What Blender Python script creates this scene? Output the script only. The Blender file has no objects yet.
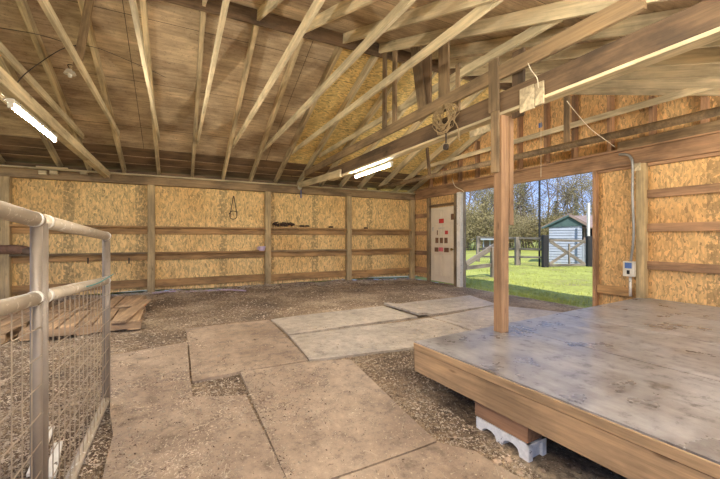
import bpy, bmesh, math, random
from mathutils import Vector, Matrix, noise
R = random.Random(7)
C = bpy.context.scene.collection
TH = math.radians(26.8); SN, CS = math.sin(TH), math.cos(TH)
H, F, HY = 1.25, 360.0, 238.0
XW, YW, YN = 6.53, 9.26, 0.6       # gable wall, long wall, near open edge
YR, ZR, PT = 4.95, 4.325, 0.365    # ridge, deck height at ridge, pitch

# ---------------------------------------------------------------- geometry of the place
def ray(px, py):
    t = (px-360)/F; s = (HY-py)/F
    return Vector((SN+CS*t, CS-SN*t, s))
def at(px, py, z):
    d = ray(px, py); k = (z-H)/d.z
    return Vector((d.x*k, d.y*k, z))
def at_depth(px, depth, z):
    d = ray(px, HY)*depth
    return Vector((d.x, d.y, z))
def at_x(px, py, x):
    d = ray(px, py); k = x/d.x
    return Vector((x, d.y*k, H+d.z*k))
def at_y(px, py, y):
    d = ray(px, py); k = y/d.y
    return Vector((d.x*k, y, H+d.z*k))
def sm(t):
    t = max(0., min(1., t)); return t*t*(3-2*t)
def deck(y): return ZR-PT*abs(y-YR)
def nz(x, y, s, o=0.): return noise.noise(Vector((x*s+o, y*s-o, o*.37)))
def zbase(x, y):
    return -.2*sm((4.2-y)/3.0)
def zf(x, y):
    rough = max(sm((y-6.6-.25*x*.3)/1.2), sm((-.1-x)/.8)*sm((y-3.6)/1.), .35*sm((x-1.6)/.5)*sm((3.2-y)/.5))
    b = nz(x, y, 1.3)*.035 + nz(x, y, 4.5, 3)*.022 + nz(x, y, 13, 9)*.012
    z = zbase(x, y) + rough*(b+.012) + nz(x, y, 7, 5)*.003
    z += .075*sm((y-8.3)/.6)*(.45+.9*nz(x, y, 1.1, 17))*sm((5.6-x)/1.2)
    return z
def at_f(px, py, dz=0.):
    p = at(px, py, 0)
    for _ in range(12): p = at(px, py, zbase(p.x, p.y)+dz)
    return p

# ---------------------------------------------------------------- materials
class NT:
    def __init__(s, name):
        s.m = bpy.data.materials.new(name); s.m.use_nodes = True
        s.t = s.m.node_tree; s.b = s.t.nodes['Principled BSDF']; s.o = s.t.nodes['Material Output']
    def n(s, ty, **k):
        n = s.t.nodes.new(ty)
        for a, v in k.items():
            if a.startswith('_'): setattr(n, a[1:], v)
            else: n.inputs[a.replace('0', ' ')].default_value = v
        return n
    def l(s, a, b): s.t.links.new(a, b)
    def ramp(s, fac, stops):
        r = s.n('ShaderNodeValToRGB'); e = r.color_ramp.elements
        while len(e) < len(stops): e.new(.5)
        for i, (p, c) in enumerate(stops): e[i].position = p; e[i].color = (*c, 1)
        s.l(fac, r.inputs[0]); return r.outputs[0]
    def mapc(s, scale=(1, 1, 1), rot=(0, 0, 0), obj=True):
        tc = s.n('ShaderNodeTexCoord'); m = s.n('ShaderNodeMapping')
        m.inputs['Scale'].default_value = scale; m.inputs['Rotation'].default_value = rot
        s.l(tc.outputs['Object'], m.inputs[0]); return m.outputs[0]
    def mix(s, fac, a, b, mode='MIX'):
        m = s.n('ShaderNodeMix', _data_type='RGBA', _blend_type=mode)
        for v, k in ((fac, 0), (a, 6), (b, 7)):
            if hasattr(v, 'links') or hasattr(v, 'is_linked'): s.l(v, m.inputs[k])
            else: m.inputs[k].default_value = v if k == 0 else (*v, 1)
        return m.outputs[2]
    def math(s, op, a, b=0., c=None):
        m = s.n('ShaderNodeMath', _operation=op)
        for k, v in enumerate((a, b) if c is None else (a, b, c)):
            if hasattr(v, 'is_linked'): s.l(v, m.inputs[k])
            else: m.inputs[k].default_value = v
        return m.outputs[0]
    def noise(s, vec, scale, detail=4, rough=.6):
        n = s.n('ShaderNodeTexNoise', Scale=scale, Detail=detail, Roughness=rough); s.l(vec, n.inputs['Vector']); return n.outputs[0]
    def bump(s, h, st=.3, d=.01):
        b = s.n('ShaderNodeBump', Strength=st, Distance=d); s.l(h, b.inputs['Height']); s.l(b.outputs[0], s.b.inputs['Normal'])
def lin(r, g, b):
    f = lambda c: (c/255/12.92) if c/255 <= .04045 else ((c/255+.055)/1.055)**2.4
    return (f(r), f(g), f(b))
def mul(c, k): return tuple(min(1, v*k) for v in c)

def wood(name, c, rough=.75, vary=.35, contrast=1., stain=.5):
    m = NT(name)
    v = m.mapc((1.1, 22, 22)); v2 = m.mapc((.9, 2.2, 2.2))
    oi = m.n('ShaderNodeObjectInfo')
    add = m.n('ShaderNodeVectorMath', _operation='ADD'); m.l(v, add.inputs[0])
    sc = m.n('ShaderNodeVectorMath', _operation='SCALE'); sc.inputs[0].default_value = (13, 7, 5); m.l(oi.outputs['Random'], sc.inputs[3]); m.l(sc.outputs[0], add.inputs[1])
    g = m.noise(add.outputs[0], 1.6, 6, .65)
    add2 = m.n('ShaderNodeVectorMath', _operation='ADD'); m.l(v2, add2.inputs[0]); m.l(sc.outputs[0], add2.inputs[1])
    s_ = m.noise(add2.outputs[0], 1.7, 5, .6)
    k = .28*contrast
    col = m.ramp(g, [(.25, mul(c, 1-k*1.6)), (.48, mul(c, 1-k*.2)), (.72, mul(c, 1+k*1.1))])
    st = m.ramp(s_, [(.38, (1-stain*1.15,)*3), (.54, (1, 1, 1)), (.75, (1.2, 1.18, 1.12))])
    col = m.mix(1., col, st, 'MULTIPLY')
    hv = m.math('MULTIPLY_ADD', oi.outputs['Random'], vary, 1-vary/2)
    cc = m.n('ShaderNodeCombineColor'); [m.l(hv, cc.inputs[i]) for i in range(3)]
    col = m.mix(1., col, cc.outputs[0], 'MULTIPLY')
    # knots
    vo = m.n('ShaderNodeTexVoronoi', Scale=1., _feature='F1'); mp = m.mapc((2.2, 9, 9))
    m.l(mp, vo.inputs['Vector'])
    kn = m.ramp(vo.outputs['Distance'], [(.05, (.35, .28, .22)), (.13, (1, 1, 1))])
    col = m.mix(.8, col, kn, 'MULTIPLY')
    m.l(col, m.b.inputs['Base Color']); m.b.inputs['Roughness'].default_value = rough
    m.bump(g, .35, .004); return m.m

def osb(name, axis, c=(205, 165, 100), bands=(), seam=None):
    """flakes lie in the plane; axis: 'x' wall along x, 'y' wall along y, 'r' roof"""
    m = NT(name)
    base = lin(*c)
    tc = m.n('ShaderNodeTexCoord')
    nn = m.n('ShaderNodeTexNoise', Scale=5., Detail=3.); m.l(tc.outputs['Object'], nn.inputs['Vector'])
    dis = m.n('ShaderNodeVectorMath', _operation='SCALE'); m.l(nn.outputs['Color'], dis.inputs[0]); dis.inputs[3].default_value = .12
    ad = m.n('ShaderNodeVectorMath', _operation='ADD'); m.l(tc.outputs['Object'], ad.inputs[0]); m.l(dis.outputs[0], ad.inputs[1])
    outs = []
    for k, ang in enumerate((.3, -.5)):
        mp = m.n('ShaderNodeMapping')
        rot = {'x': (0, ang, 0), 'y': (ang, 0, 0), 'r': (0, 0, ang)}[axis]
        mp.inputs['Rotation'].default_value = rot
        mp.inputs['Scale'].default_value = {'x': (46, 8, 14), 'y': (8, 46, 14), 'r': (14, 46, 8)}[axis]
        m.l(ad.outputs[0], mp.inputs[0])
        vo = m.n('ShaderNodeTexVoronoi', Scale=1.); m.l(mp.outputs[0], vo.inputs['Vector'])
        sp = m.n('ShaderNodeSeparateColor'); m.l(vo.outputs['Color'], sp.inputs[0]); outs.append(sp.outputs[0])
    sw = m.noise(tc.outputs['Object'], 9, 2); sw = m.math('GREATER_THAN', sw, .5)
    fl = m.mix(sw, outs[0], outs[1]) if False else None
    mxn = m.n('ShaderNodeMix', _data_type='FLOAT'); m.l(sw, mxn.inputs[0]); m.l(outs[0], mxn.inputs[2]); m.l(outs[1], mxn.inputs[3])
    col = m.ramp(mxn.outputs[0], [(0., mul(base, .52)), (.12, mul(base, .78)), (.45, base), (.8, mul(base, 1.22)), (1., mul(base, 1.4))])
    big = m.noise(tc.outputs['Object'], .9, 4)
    col = m.mix(1., col, m.ramp(big, [(.3, (.84, .76, .66)), (.6, (1, 1, 1))]), 'MULTIPLY')
    sx = m.n('ShaderNodeSeparateXYZ'); m.l(tc.outputs['Object'], sx.inputs[0])
    ax = sx.outputs[{'x': 0, 'y': 1, 'r': 0}[axis]]
    for b in bands:
        d = m.math('ABSOLUTE', m.math('SUBTRACT', ax, b)); ins = m.math('LESS_THAN', d, .085)
        blot = m.n('ShaderNodeTexNoise', Scale=16., Detail=3.); m.l(tc.outputs['Object'], blot.inputs['Vector'])
        f = m.math('MULTIPLY', ins, m.math('GREATER_THAN', blot.outputs[0], .47)); f = m.math('MULTIPLY', f, .55)
        col = m.mix(f, col, mul(base, .3))
    if seam:
        for (a2, step, off) in seam:
            s2 = sx.outputs[a2]
            fr = m.math('FRACT', m.math('DIVIDE', m.math('ADD', s2, off), step))
            ins = m.math('LESS_THAN', fr, .006/step)
            col = m.mix(ins, col, mul(base, .15))
    m.l(col, m.b.inputs['Base Color']); m.b.inputs['Roughness'].default_value = .7
    m.bump(mxn.outputs[0], .2, .003); return m.m

def plywood(name, c, seams=()):
    m = NT(name); base = lin(*c)
    v = m.mapc((2.2, 26, 26)); g = m.noise(v, 1., 5)
    v2 = m.mapc((.8, 1.5, 1.5)); s_ = m.noise(v2, 1.2, 6, .65)
    v3 = m.mapc((1, 1, 1)); sp = m.noise(v3, 30, 3, .7)
    col = m.ramp(g, [(.3, mul(base, .72)), (.7, mul(base, 1.22))])
    col = m.mix(1., col, m.ramp(s_, [(.34, (.5, .43, .37)), (.5, (.95, .94, .9)), (.66, (1.35, 1.34, 1.27))]), 'MULTIPLY')
    col = m.mix(1., col, m.ramp(sp, [(.3, (.6, .6, .6)), (.42, (1, 1, 1)), (.7, (1, 1, 1)), (.78, (1.5, 1.5, 1.5))]), 'MULTIPLY')
    tc = m.n('ShaderNodeTexCoord'); sx = m.n('ShaderNodeSeparateXYZ'); m.l(tc.outputs['Object'], sx.inputs[0])
    for (a2, step, off) in seams:
        fr = m.math('FRACT', m.math('DIVIDE', m.math('ADD', sx.outputs[a2], off), step))
        col = m.mix(m.math('LESS_THAN', fr, .008/step), col, mul(base, .12))
    m.l(col, m.b.inputs['Base Color']); m.b.inputs['Roughness'].default_value = .85
    m.bump(g, .2, .003); return m.m

def plain(name, c, rough=.6, metal=0., spots=None, nscale=6., amt=.2, bump=0.):
    m = NT(name); base = lin(*c)
    v = m.mapc(); g = m.noise(v, nscale, 5)
    col = m.ramp(g, [(.3, mul(base, 1-amt)), (.7, mul(base, 1+amt))])
    if spots:
        s_ = m.noise(v, spots[1], 3, .7); f = m.math('GREATER_THAN', s_, spots[2]); col = m.mix(f, col, lin(*spots[0]))
    m.l(col, m.b.inputs['Base Color']); m.b.inputs['Roughness'].default_value = rough; m.b.inputs['Metallic'].default_value = metal
    if bump: m.bump(g, bump, .01)
    return m.m

def ground_mat():
    m = NT('barn_dirt'); v = m.mapc()
    a = m.noise(v, 1.1, 6, .6); b = m.noise(v, 22, 5, .75); c = m.noise(v, 60, 3, .75)
    col = m.ramp(a, [(.34, lin(104, 86, 66)), (.5, lin(138, 117, 92)), (.66, lin(176, 156, 128))])
    col = m.mix(1., col, m.ramp(b, [(.36, (.42, .38, .35)), (.5, (1, 1, 1)), (.66, (1.5, 1.46, 1.4))]), 'MULTIPLY')
    col = m.mix(m.math('GREATER_THAN', c, .63), col, lin(206, 188, 160))
    m.l(col, m.b.inputs['Base Color']); m.b.inputs['Roughness'].default_value = .95
    m.bump(b, .9, .03); return m.m

def mat_mat(name, c, c2, rough=.6):
    m = NT(name); v = m.mapc()
    a = m.noise(v, 1.6, 6, .62); b = m.noise(v, 9, 7, .75); c_ = m.noise(v, 48, 4, .75)
    col = m.ramp(a, [(.34, lin(*c)), (.62, lin(*c2))])
    col = m.mix(1., col, m.ramp(b, [(.34, (.5, .46, .43)), (.47, (.94, .93, .92)), (.66, (1.3, 1.28, 1.25))]), 'MULTIPLY')
    col = m.mix(m.math('GREATER_THAN', c_, .64), col, lin(205, 186, 155))
    col = m.mix(m.math('LESS_THAN', c_, .35), col, lin(84, 62, 46))
    m.l(col, m.b.inputs['Base Color'])
    m.l(m.ramp(b, [(.3, (rough-.12,)*3), (.7, (min(1, rough+.2),)*3)]), m.b.inputs['Roughness'])
    m.bump(b, .35, .01); return m.m

def deck_mat():
    m = NT('worn_platform_plywood'); v = m.mapc(); vs = m.mapc((11, 2., 1))
    a = m.noise(vs, 1.0, 6, .62); b = m.noise(v, 9, 6, .7); c = m.noise(v, 2.2, 5, .6)
    col = m.ramp(a, [(.3, lin(128, 123, 119)), (.52, lin(147, 142, 138)), (.72, lin(162, 158, 154))])
    col = m.mix(1., col, m.ramp(b, [(.34, (.42, .4, .38)), (.46, (1, 1, 1)), (.68, (1.22, 1.2, 1.18))]), 'MULTIPLY')
    col = m.mix(1., col, m.ramp(c, [(.34, (.6, .58, .57)), (.55, (1, 1, 1))]), 'MULTIPLY')
    m.l(col, m.b.inputs['Base Color'])
    m.l(m.ramp(c, [(.35, (.25,)*3), (.65, (.44,)*3)]), m.b.inputs['Roughness'])
    m.b.inputs['Specular IOR Level'].default_value = .75
    m.bump(b, .25, .006); return m.m

def grass_mat(name, tex=True):
    m = NT(name); v = m.mapc(); a = m.noise(v, .55, 6, .65); b = m.noise(v, 9, 4, .7)
    col = m.ramp(a, [(.32, lin(136, 128, 74)), (.46, lin(150, 154, 66)), (.66, lin(174, 178, 84))])
    col = m.mix(1., col, m.ramp(b, [(.3, (.55, .55, .5)), (.52, (1, 1, 1)), (.75, (1.2, 1.2, 1.2))]), 'MULTIPLY')
    m.l(col, m.b.inputs['Base Color']); m.b.inputs['Roughness'].default_value = .9; m.bump(b, .6, .05); return m.m

def emit(name, c, s):
    m = NT(name); m.b.inputs['Base Color'].default_value = (.9, .9, .9, 1)
    m.b.inputs['Emission Color'].default_value = (*c, 1); m.b.inputs['Emission Strength'].default_value = s; return m.m

LAMP = 290.
M = dict(
    tie=wood('weathered_pale_lumber', lin(206, 186, 146), stain=.3, contrast=.8),
    tied=wood('aged_brown_lumber', lin(146, 120, 86), stain=.4),
    raft=wood('rafter_lumber', lin(198, 174, 132), stain=.35),
    dark=wood('dark_stained_beam', lin(112, 88, 62), stain=.5),
    red=wood('reddish_framing_lumber', lin(170, 130, 94), stain=.35, vary=.25),
    post=wood('wall_post_lumber', lin(184, 158, 114), stain=.3, vary=.2),
    postc=wood('centre_post_lumber', lin(164, 126, 90), stain=.25, vary=.1),
    girt=wood('girt_lumber', lin(178, 136, 86), stain=.35),
    fascia=wood('platform_edge_lumber', lin(178, 145, 106), stain=.3, vary=.15),
    block_wood=wood('footing_timber', lin(172, 130, 96), stain=.3),
    pallet=wood('pallet_boards', lin(184, 152, 116), stain=.3),
    fence=wood('grey_fence_lumber', lin(132, 120, 106), stain=.4),
    fenced=wood('dark_fence_post', lin(40, 36, 36), stain=.3),
    osbx=osb('strand_board_long_wall', 'x', (224, 188, 126), bands=(-4.4, -3.2, -2.0, -.75, .97, 2.12, 3.31, 5.0)),
    osby=osb('strand_board_gable_wall', 'y', (212, 170, 112), bands=(2.2,)),
    osbr=osb('strand_board_roof', 'r', (220, 192, 124), seam=((1, 1.22, .3),)),
    ply=plywood('roof_plywood', (184, 160, 126), seams=((0, 2.44, .62), (1, 1.146, .25))),
    plyg=plywood('pale_plywood_gusset', (200, 182, 148)),
    dirt=ground_mat(),
    matn=mat_mat('dusty_brown_rubber_mat', (134, 114, 95), (168, 147, 124)),
    matf=mat_mat('dusty_grey_rubber_mat', (150, 139, 125), (180, 168, 151), .5),
    deck=deck_mat(), grass=grass_mat('meadow_grass'),
    gravel=plain('pale_gravel', (236, 224, 200), .95, nscale=18., amt=.2),
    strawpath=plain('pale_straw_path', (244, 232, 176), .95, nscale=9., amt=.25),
    blade=plain('grass_blades', (154, 160, 74), .8, nscale=2., amt=.35),
    pipe=plain('grey_painted_steel', (178, 162, 138), .5, .1, spots=((214, 204, 186), 26., .62), nscale=4., amt=.22),
    piped=plain('dull_purple_grey_steel', (144, 130, 114), .45, .2, spots=((226, 216, 198), 30., .71), nscale=4., amt=.2),
    wire=plain('galvanised_wire', (170, 150, 124), .5, .3),
    cblock=plain('painted_concrete_block', (240, 238, 232), .85, nscale=30., amt=.14, spots=((150, 146, 140), 18., .64), bump=.3),
    door=plain('ivory_painted_door', (222, 204, 176), .55, nscale=3., amt=.07),
    white=plain('peeling_white_paint', (222, 214, 200), .6, nscale=8., amt=.12, spots=((120, 106, 88), 14., .66)),
    track=plain('pale_metal_trim', (214, 204, 184), .4, .2),
    conduit=plain('grey_conduit', (150, 146, 138), .4, .5),
    black=plain('dark_cable', (58, 46, 36), .7), brass=plain('brass', (150, 118, 60), .35, .9),
    ropem=plain('frayed_rope', (168, 142, 102), .9, nscale=30), blue=plain('blue_plastic', (74, 104, 160), .5),
    teal=plain('teal_twine', (60, 150, 150), .7), lilac=plain('pale_lilac_plastic', (196, 172, 190), .5),
    redp=plain('red_sticker', (190, 52, 44), .6), brownp=plain('brown_sticker', (112, 78, 52), .6), pinkp=plain('pink_sticker', (214, 110, 116), .6),
    paper=plain('paper_note', (196, 186, 170), .7), cord=plain('white_cord', (226, 212, 182), .7),
    strap=plain('dark_leather', (70, 50, 36), .8, nscale=20), sack=plain('brown_sack', (126, 94, 74), .9, nscale=14., amt=.35),
    chips=plain('pale_wood_chips', (190, 172, 148), .9, nscale=3., amt=.5), stone=plain('field_stone', (186, 160, 132), .9, nscale=20.),
    chipd=plain('dark_litter', (104, 84, 68), .9, nscale=3., amt=.4),
    siding=plain('white_lap_siding', (158, 165, 176), .7, nscale=4., amt=.08), shroof=plain('brown_shed_roof', (138, 118, 108), .8),
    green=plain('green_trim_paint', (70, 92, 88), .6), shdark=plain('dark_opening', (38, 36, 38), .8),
    bark=plain('grey_bark', (112, 98, 84), .95, nscale=3., amt=.3), twig=plain('olive_twigs', (142, 130, 90), .95, nscale=1., amt=.35),
    ever=plain('evergreen_needles', (84, 94, 58), .9, nscale=1., amt=.4),
    tube=emit('lit_fluorescent_tube', (1., .95, .87), LAMP), fix=plain('white_enamel', (196, 186, 166), .5),
    eave=wood('eave_board', lin(122, 96, 68), stain=.4),
)
# ---------------------------------------------------------------- object helpers
WM = {}
def link(name, bm, mat, parent=None, mw=None, smooth=False):
    me = bpy.data.meshes.new(name)
    bmesh.ops.recalc_face_normals(bm, faces=bm.faces)
    if smooth:
        for f in bm.faces: f.smooth = True
    bm.to_mesh(me); bm.free()
    me.materials.append(mat)
    o = bpy.data.objects.new(name, me); C.objects.link(o)
    mw = mw or Matrix.Identity(4)
    if parent is not None:
        o.parent = parent; o.matrix_basis = WM[parent.name].inverted() @ mw
    else: o.matrix_basis = mw
    WM[o.name] = mw; return o
def tag(o, label, cat, group=None, kind=None):
    if label: o['label'] = label
    if cat: o['category'] = cat
    if group: o['group'] = group
    if kind: o['kind'] = kind
    return o
def empty(name, loc, label, cat, group=None):
    o = bpy.data.objects.new(name, None); C.objects.link(o); o.location = loc; o.empty_display_size = .1
    WM[o.name] = Matrix.Translation(Vector(loc)); return tag(o, label, cat, group)
def addbox(bm, lo, hi, bev=0.):
    r = bmesh.ops.create_cube(bm, size=1)
    lo, hi = Vector(lo), Vector(hi)
    for v in r['verts']: v.co = Vector([lo[i]+(v.co[i]+.5)*(hi[i]-lo[i]) for i in range(3)])
    if bev:
        es = list({e for v in r['verts'] for e in v.link_edges})
        bmesh.ops.bevel(bm, geom=es, offset=bev, segments=1, affect='EDGES')
def frame(p0, p1, up=(0, 0, 1)):
    p0, p1 = Vector(p0), Vector(p1); x = (p1-p0).normalized(); u = Vector(up)
    if abs(x.dot(u)) > .98: u = Vector((0, 1, 0))
    y = u.cross(x).normalized(); z = x.cross(y)
    m = Matrix((x, y, z)).transposed().to_4x4(); m.translation = p0; return m, (p1-p0).length
def lumber(name, p0, p1, w, h, mat, parent=None, up=(0, 0, 1), sag=.004, bev=.003):
    """w across, h along up; p0,p1 = centre line; a sawn board, slightly bowed"""
    m, L = frame(p0, p1, up); bm = bmesh.new(); addbox(bm, (0, -w/2, -h/2), (L, w/2, h/2), min(bev, w*.15, h*.15))
    n = max(1, int(L/.8))
    for k in range(1, n):
        bmesh.ops.bisect_plane(bm, geom=bm.verts[:]+bm.edges[:]+bm.faces[:], plane_co=(L*k/n, 0, 0), plane_no=(1, 0, 0))
    a, b = R.uniform(-sag, sag), R.uniform(-sag, sag)
    for v in bm.verts:
        s = math.sin(math.pi*max(0, min(1, v.co.x/L))); v.co.y += a*s; v.co.z += b*s
    return link(name, bm, mat, parent, m)
def addtube(bm, pts, r, n=8, r2=None):
    pts = [Vector(p) for p in pts]; rings = []
    for i, p in enumerate(pts):
        d = (pts[min(i+1, len(pts)-1)]-pts[max(i-1, 0)]).normalized()
        u = Vector((0, 0, 1)) if abs(d.z) < .95 else Vector((1, 0, 0))
        a = d.cross(u).normalized(); b = d.cross(a)
        rr = r if r2 is None else r+(r2-r)*i/(len(pts)-1)
        rings.append([bm.verts.new(p+a*math.cos(2*math.pi*k/n)*rr+b*math.sin(2*math.pi*k/n)*rr) for k in range(n)])
    for i in range(len(rings)-1):
        for k in range(n): bm.faces.new((rings[i][k], rings[i][(k+1) % n], rings[i+1][(k+1) % n], rings[i+1][k]))
    bm.faces.new(rings[0][::-1]); bm.faces.new(rings[-1])
def spline(pts, k=6):
    pts = [Vector(p) for p in pts]; P = [pts[0]]+pts+[pts[-1]]; out = []
    for i in range(1, len(P)-2):
        for j in range(k):
            t = j/k; a, b, c, d = P[i-1:i+3]
            out.append(.5*((2*b)+(c-a)*t+(2*a-5*b+4*c-d)*t*t+(3*b-a-3*c+d)*t**3))
    return out+[pts[-1]]
def tube(name, pts, r, mat, parent=None, n=8, smooth=True):
    bm = bmesh.new(); addtube(bm, pts, r, n); return link(name, bm, mat, parent, smooth=smooth)
def box(name, lo, hi, mat, parent=None, bev=.002):
    c = (Vector(lo)+Vector(hi))/2; bm = bmesh.new(); addbox(bm, Vector(lo)-c, Vector(hi)-c, bev)
    return link(name, bm, mat, parent, Matrix.Translation(c))
def struct(o): o['kind'] = 'structure'; return o
ORD = ['first', 'second', 'third', 'fourth', 'fifth', 'sixth', 'seventh', 'eighth', 'ninth', 'tenth', 'eleventh', 'twelfth']

# ---------------------------------------------------------------- world, camera
w = bpy.data.worlds.new('sky'); bpy.context.scene.world = w; w.use_nodes = True
nt = w.node_tree; bg = nt.nodes['Background']; 
SUN_DIR = Vector((-.34, -.70, 1.0)).normalized()
tcw = nt.nodes.new('ShaderNodeTexCoord'); sxw = nt.nodes.new('ShaderNodeSeparateXYZ'); rw = nt.nodes.new('ShaderNodeValToRGB')
nt.links.new(tcw.outputs['Generated'], sxw.inputs[0]); nt.links.new(sxw.outputs[2], rw.inputs[0])
rw.color_ramp.elements[0].position = 0.; rw.color_ramp.elements[0].color = (.46, .60, .92, 1)
e_ = rw.color_ramp.elements.new(.22); e_.color = (.28, .44, .88, 1)
rw.color_ramp.elements[-1].position = .8; rw.color_ramp.elements[-1].color = (.24, .36, .66, 1)
nt.links.new(rw.outputs[0], bg.inputs[0]); bg.inputs[1].default_value = 1.0
sl = bpy.data.lights.new('sun', 'SUN'); sl.energy = 3.9; sl.angle = .012; sl.color = (1, .95, .86)
so = bpy.data.objects.new('sun', sl); C.objects.link(so); so.rotation_euler = SUN_DIR.to_track_quat('Z', 'Y').to_euler(); so.location = (0, 0, 30)
cd = bpy.data.cameras.new('camera'); cd.lens = 18; cd.sensor_width = 36; cd.shift_y = -1.5/720; cd.clip_end = 500; cd.clip_start = .05
co = bpy.data.objects.new('camera', cd); C.objects.link(co); co.location = (0, 0, H); co.rotation_euler = (math.pi/2, 0, -TH)
sc = bpy.context.scene; sc.camera = co
sc.view_settings.view_transform = 'Standard'; sc.view_settings.look = 'None'; sc.view_settings.gamma = 1; sc.view_settings.use_curve_mapping = False
sc.view_settings.exposure = .72

# ---------------------------------------------------------------- floor and land
def gridmesh(xs, ys, zfun, skip=None):
    bm = bmesh.new(); V = {}
    def gv(i, j):
        if (i, j) not in V: V[i, j] = bm.verts.new((xs[i], ys[j], zfun(xs[i], ys[j])))
        return V[i, j]
    for i in range(len(xs)-1):
        for j in range(len(ys)-1):
            if skip and skip((xs[i]+xs[i+1])/2, (ys[j]+ys[j+1])/2): continue
            bm.faces.new((gv(i, j), gv(i+1, j), gv(i+1, j+1), gv(i, j+1)))
    return bm
FX0, FX1, FY0, FY1 = -6., 6.5, -2., 9.34
def lins(a, b, s):
    n = max(1, int(round((b-a)/s))); return [a+(b-a)*i/n for i in range(n+1)]
floor = struct(link('floor', gridmesh(lins(FX0, FX1, .07), lins(FY0, FY1, .07), zf), M['dirt'], smooth=True))
def zl(x, y):
    d = math.hypot(max(0, x-FX1, FX0-x), max(0, y-FY1, FY0-y)); t = sm(d/.8)
    return (1-t)*zf(min(max(x, FX0), FX1), min(max(y, FY0), FY1)) + t*(-.03+nz(x, y, .25)*.06+nz(x, y, .9, 4)*.025)
xs = lins(-60, -8, 6)+lins(-8, FX0, .5)[1:]+lins(FX0, FX1, .35)[1:]+lins(FX1, 20, .35)[1:]+lins(20, 60, 2)[1:]+lins(60, 170, 10)[1:]
ys = lins(-70, -5, 6)+lins(-5, FY0, .5)[1:]+lins(FY0, FY1, .35)[1:]+lins(FY1, 20, .4)[1:]+lins(20, 60, 2)[1:]+lins(60, 170, 10)[1:]
yard = struct(link('gravel_yard', gridmesh(lins(-22, 22, 2.), lins(-26, FY0, 2.), lambda x, y: -.02 if y > FY0-.1 else .0), M['gravel'])); yard.location.z = .012  # unseen pale ground added behind the camera to bounce sunlight up inside
lawn = link('lawn', gridmesh(xs, ys, zl, lambda x, y: FX0 < x < FX1 and FY0 < y < FY1), M['grass'], smooth=True); struct(lawn)
back = link('path', gridmesh(lins(-8, 8, 1.), lins(FY1+.03, FY1+2.2, .55), lambda x, y: zl(x, y)+.03), M['strawpath']); struct(back)  # added strip; its pale colour stands in for bright daylight under the wall
bm = bmesh.new()
for i in range(26000):
    x = FX1+.05+(R.random()**1.8)*11; y = R.uniform(2.5, 2.5+(x)*1.9)
    if R.random() > .55+nz(x, y, .8)*1.2: continue
    z = zl(x, y)-.01; h = R.uniform(.03, .09); a = R.random()*6.28; dx, dy = math.cos(a)*.009, math.sin(a)*.009
    lx, ly = R.uniform(-.03, .03), R.uniform(-.03, .03)
    bm.faces.new([bm.verts.new(q) for q in ((x-dx, y-dy, z), (x+dx, y+dy, z), (x+lx, y+ly, z+h))])
tag(link('grass', bm, M['blade']), 'short sunlit green grass growing outside the wide doorway', 'grass', kind='stuff')

# ---------------------------------------------------------------- walls
def sheath(name, verts2d, plane, val, th, mat):
    """prism of a polygon in (a,z); plane 'x' -> x=val, a=y ; plane 'y' -> y=val, a=x"""
    bm = bmesh.new(); P = lambda a, z, o: (val+o, a, z) if plane == 'x' else (a, val+o, z)
    f = [bm.verts.new(P(a, z, 0)) for a, z in verts2d]; b = [bm.verts.new(P(a, z, th)) for a, z in verts2d]
    bm.faces.new(f); bm.faces.new(b[::-1]); n = len(f)
    for i in range(n): bm.faces.new((f[i], f[(i+1) % n], b[(i+1) % n], b[i]))
    return struct(link(name, bm, mat))
X0 = -5.2
# bottom edge of the sheathing is ragged: daylight under it
bot = [(X0, .06), (-2.2, .06), (-.6, .10), (.6, .06), (2., .07), (3.3, .08), (4.3, .085), (5.2, .10), (5.9, .085), (XW, .07)]
sheath('wall_back', bot+[(XW, 2.60), (X0, 2.60)], 'y', YW, .012, M['osbx'])
GT = 2.43
sheath('wall_corner', [(8.33, .07), (YW, .09), (YW, GT), (8.33, GT)], 'x', XW, .012, M['osby'])
sheath('wall_over_door', [(7.28, 2.08), (8.33, 2.08), (8.33, GT), (7.28, GT)], 'x', XW, .012, M['osby'])
sheath('wall_right', [(YN-.2, -.05), (3.75, -.05), (3.75, GT), (YN-.2, GT)], 'x', XW, .012, M['osby'])
sheath('wall_gable', [(YN-.2, GT), (YW, GT), (YW, deck(YW)-.02), (YR, ZR-.02), (YN-.2, deck(YN-.2)-.02)], 'x', XW, .012, M['osby'])

# roof deck
def slab(name, x0, x1, y0, y1, mat):
    L = math.hypot(y1-y0, deck(y1)-deck(y0)); m, _ = frame((x0, y0, deck(y0)), (x0, y1, deck(y1)))
    # local x along slope, local y = across
    ax = m.to_3x3() @ Vector((0, 1, 0)); sgn = 1 if ax.x > 0 else -1
    bm = bmesh.new(); wdt = x1-x0; addbox(bm, (0, 0 if sgn > 0 else -wdt, 0), (L, wdt if sgn > 0 else 0, .014))
    return link(name, bm, mat, None, m)
YE = 9.72
for nm, a, b, y0, y1, mt in (('ceiling', X0, 2.27, YR, YE, 'ply'), ('ceiling_strand_board', 2.272, XW+.35, YR, YE, 'osbr'), ('ceiling_near', X0, XW+.35, YR, -1.1, 'ply')):  # near slope extended out of view as an overhang, keeping sun off the floor
    # geometry in world axes so that textures run along the building
    bm = bmesh.new(); z0, z1 = deck(y0), deck(y1)
    q = [(a, y0, z0), (b, y0, z0), (b, y1, z1), (a, y1, z1)]
    f = [bm.verts.new(v) for v in q]; t = [bm.verts.new((x, y, z+.015)) for x, y, z in q]
    bm.faces.new(f); bm.faces.new(t[::-1])
    for i in range(4): bm.faces.new((f[i], f[(i+1) % 4], t[(i+1) % 4], t[i]))
    struct(link(nm, bm, M[mt]))

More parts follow.
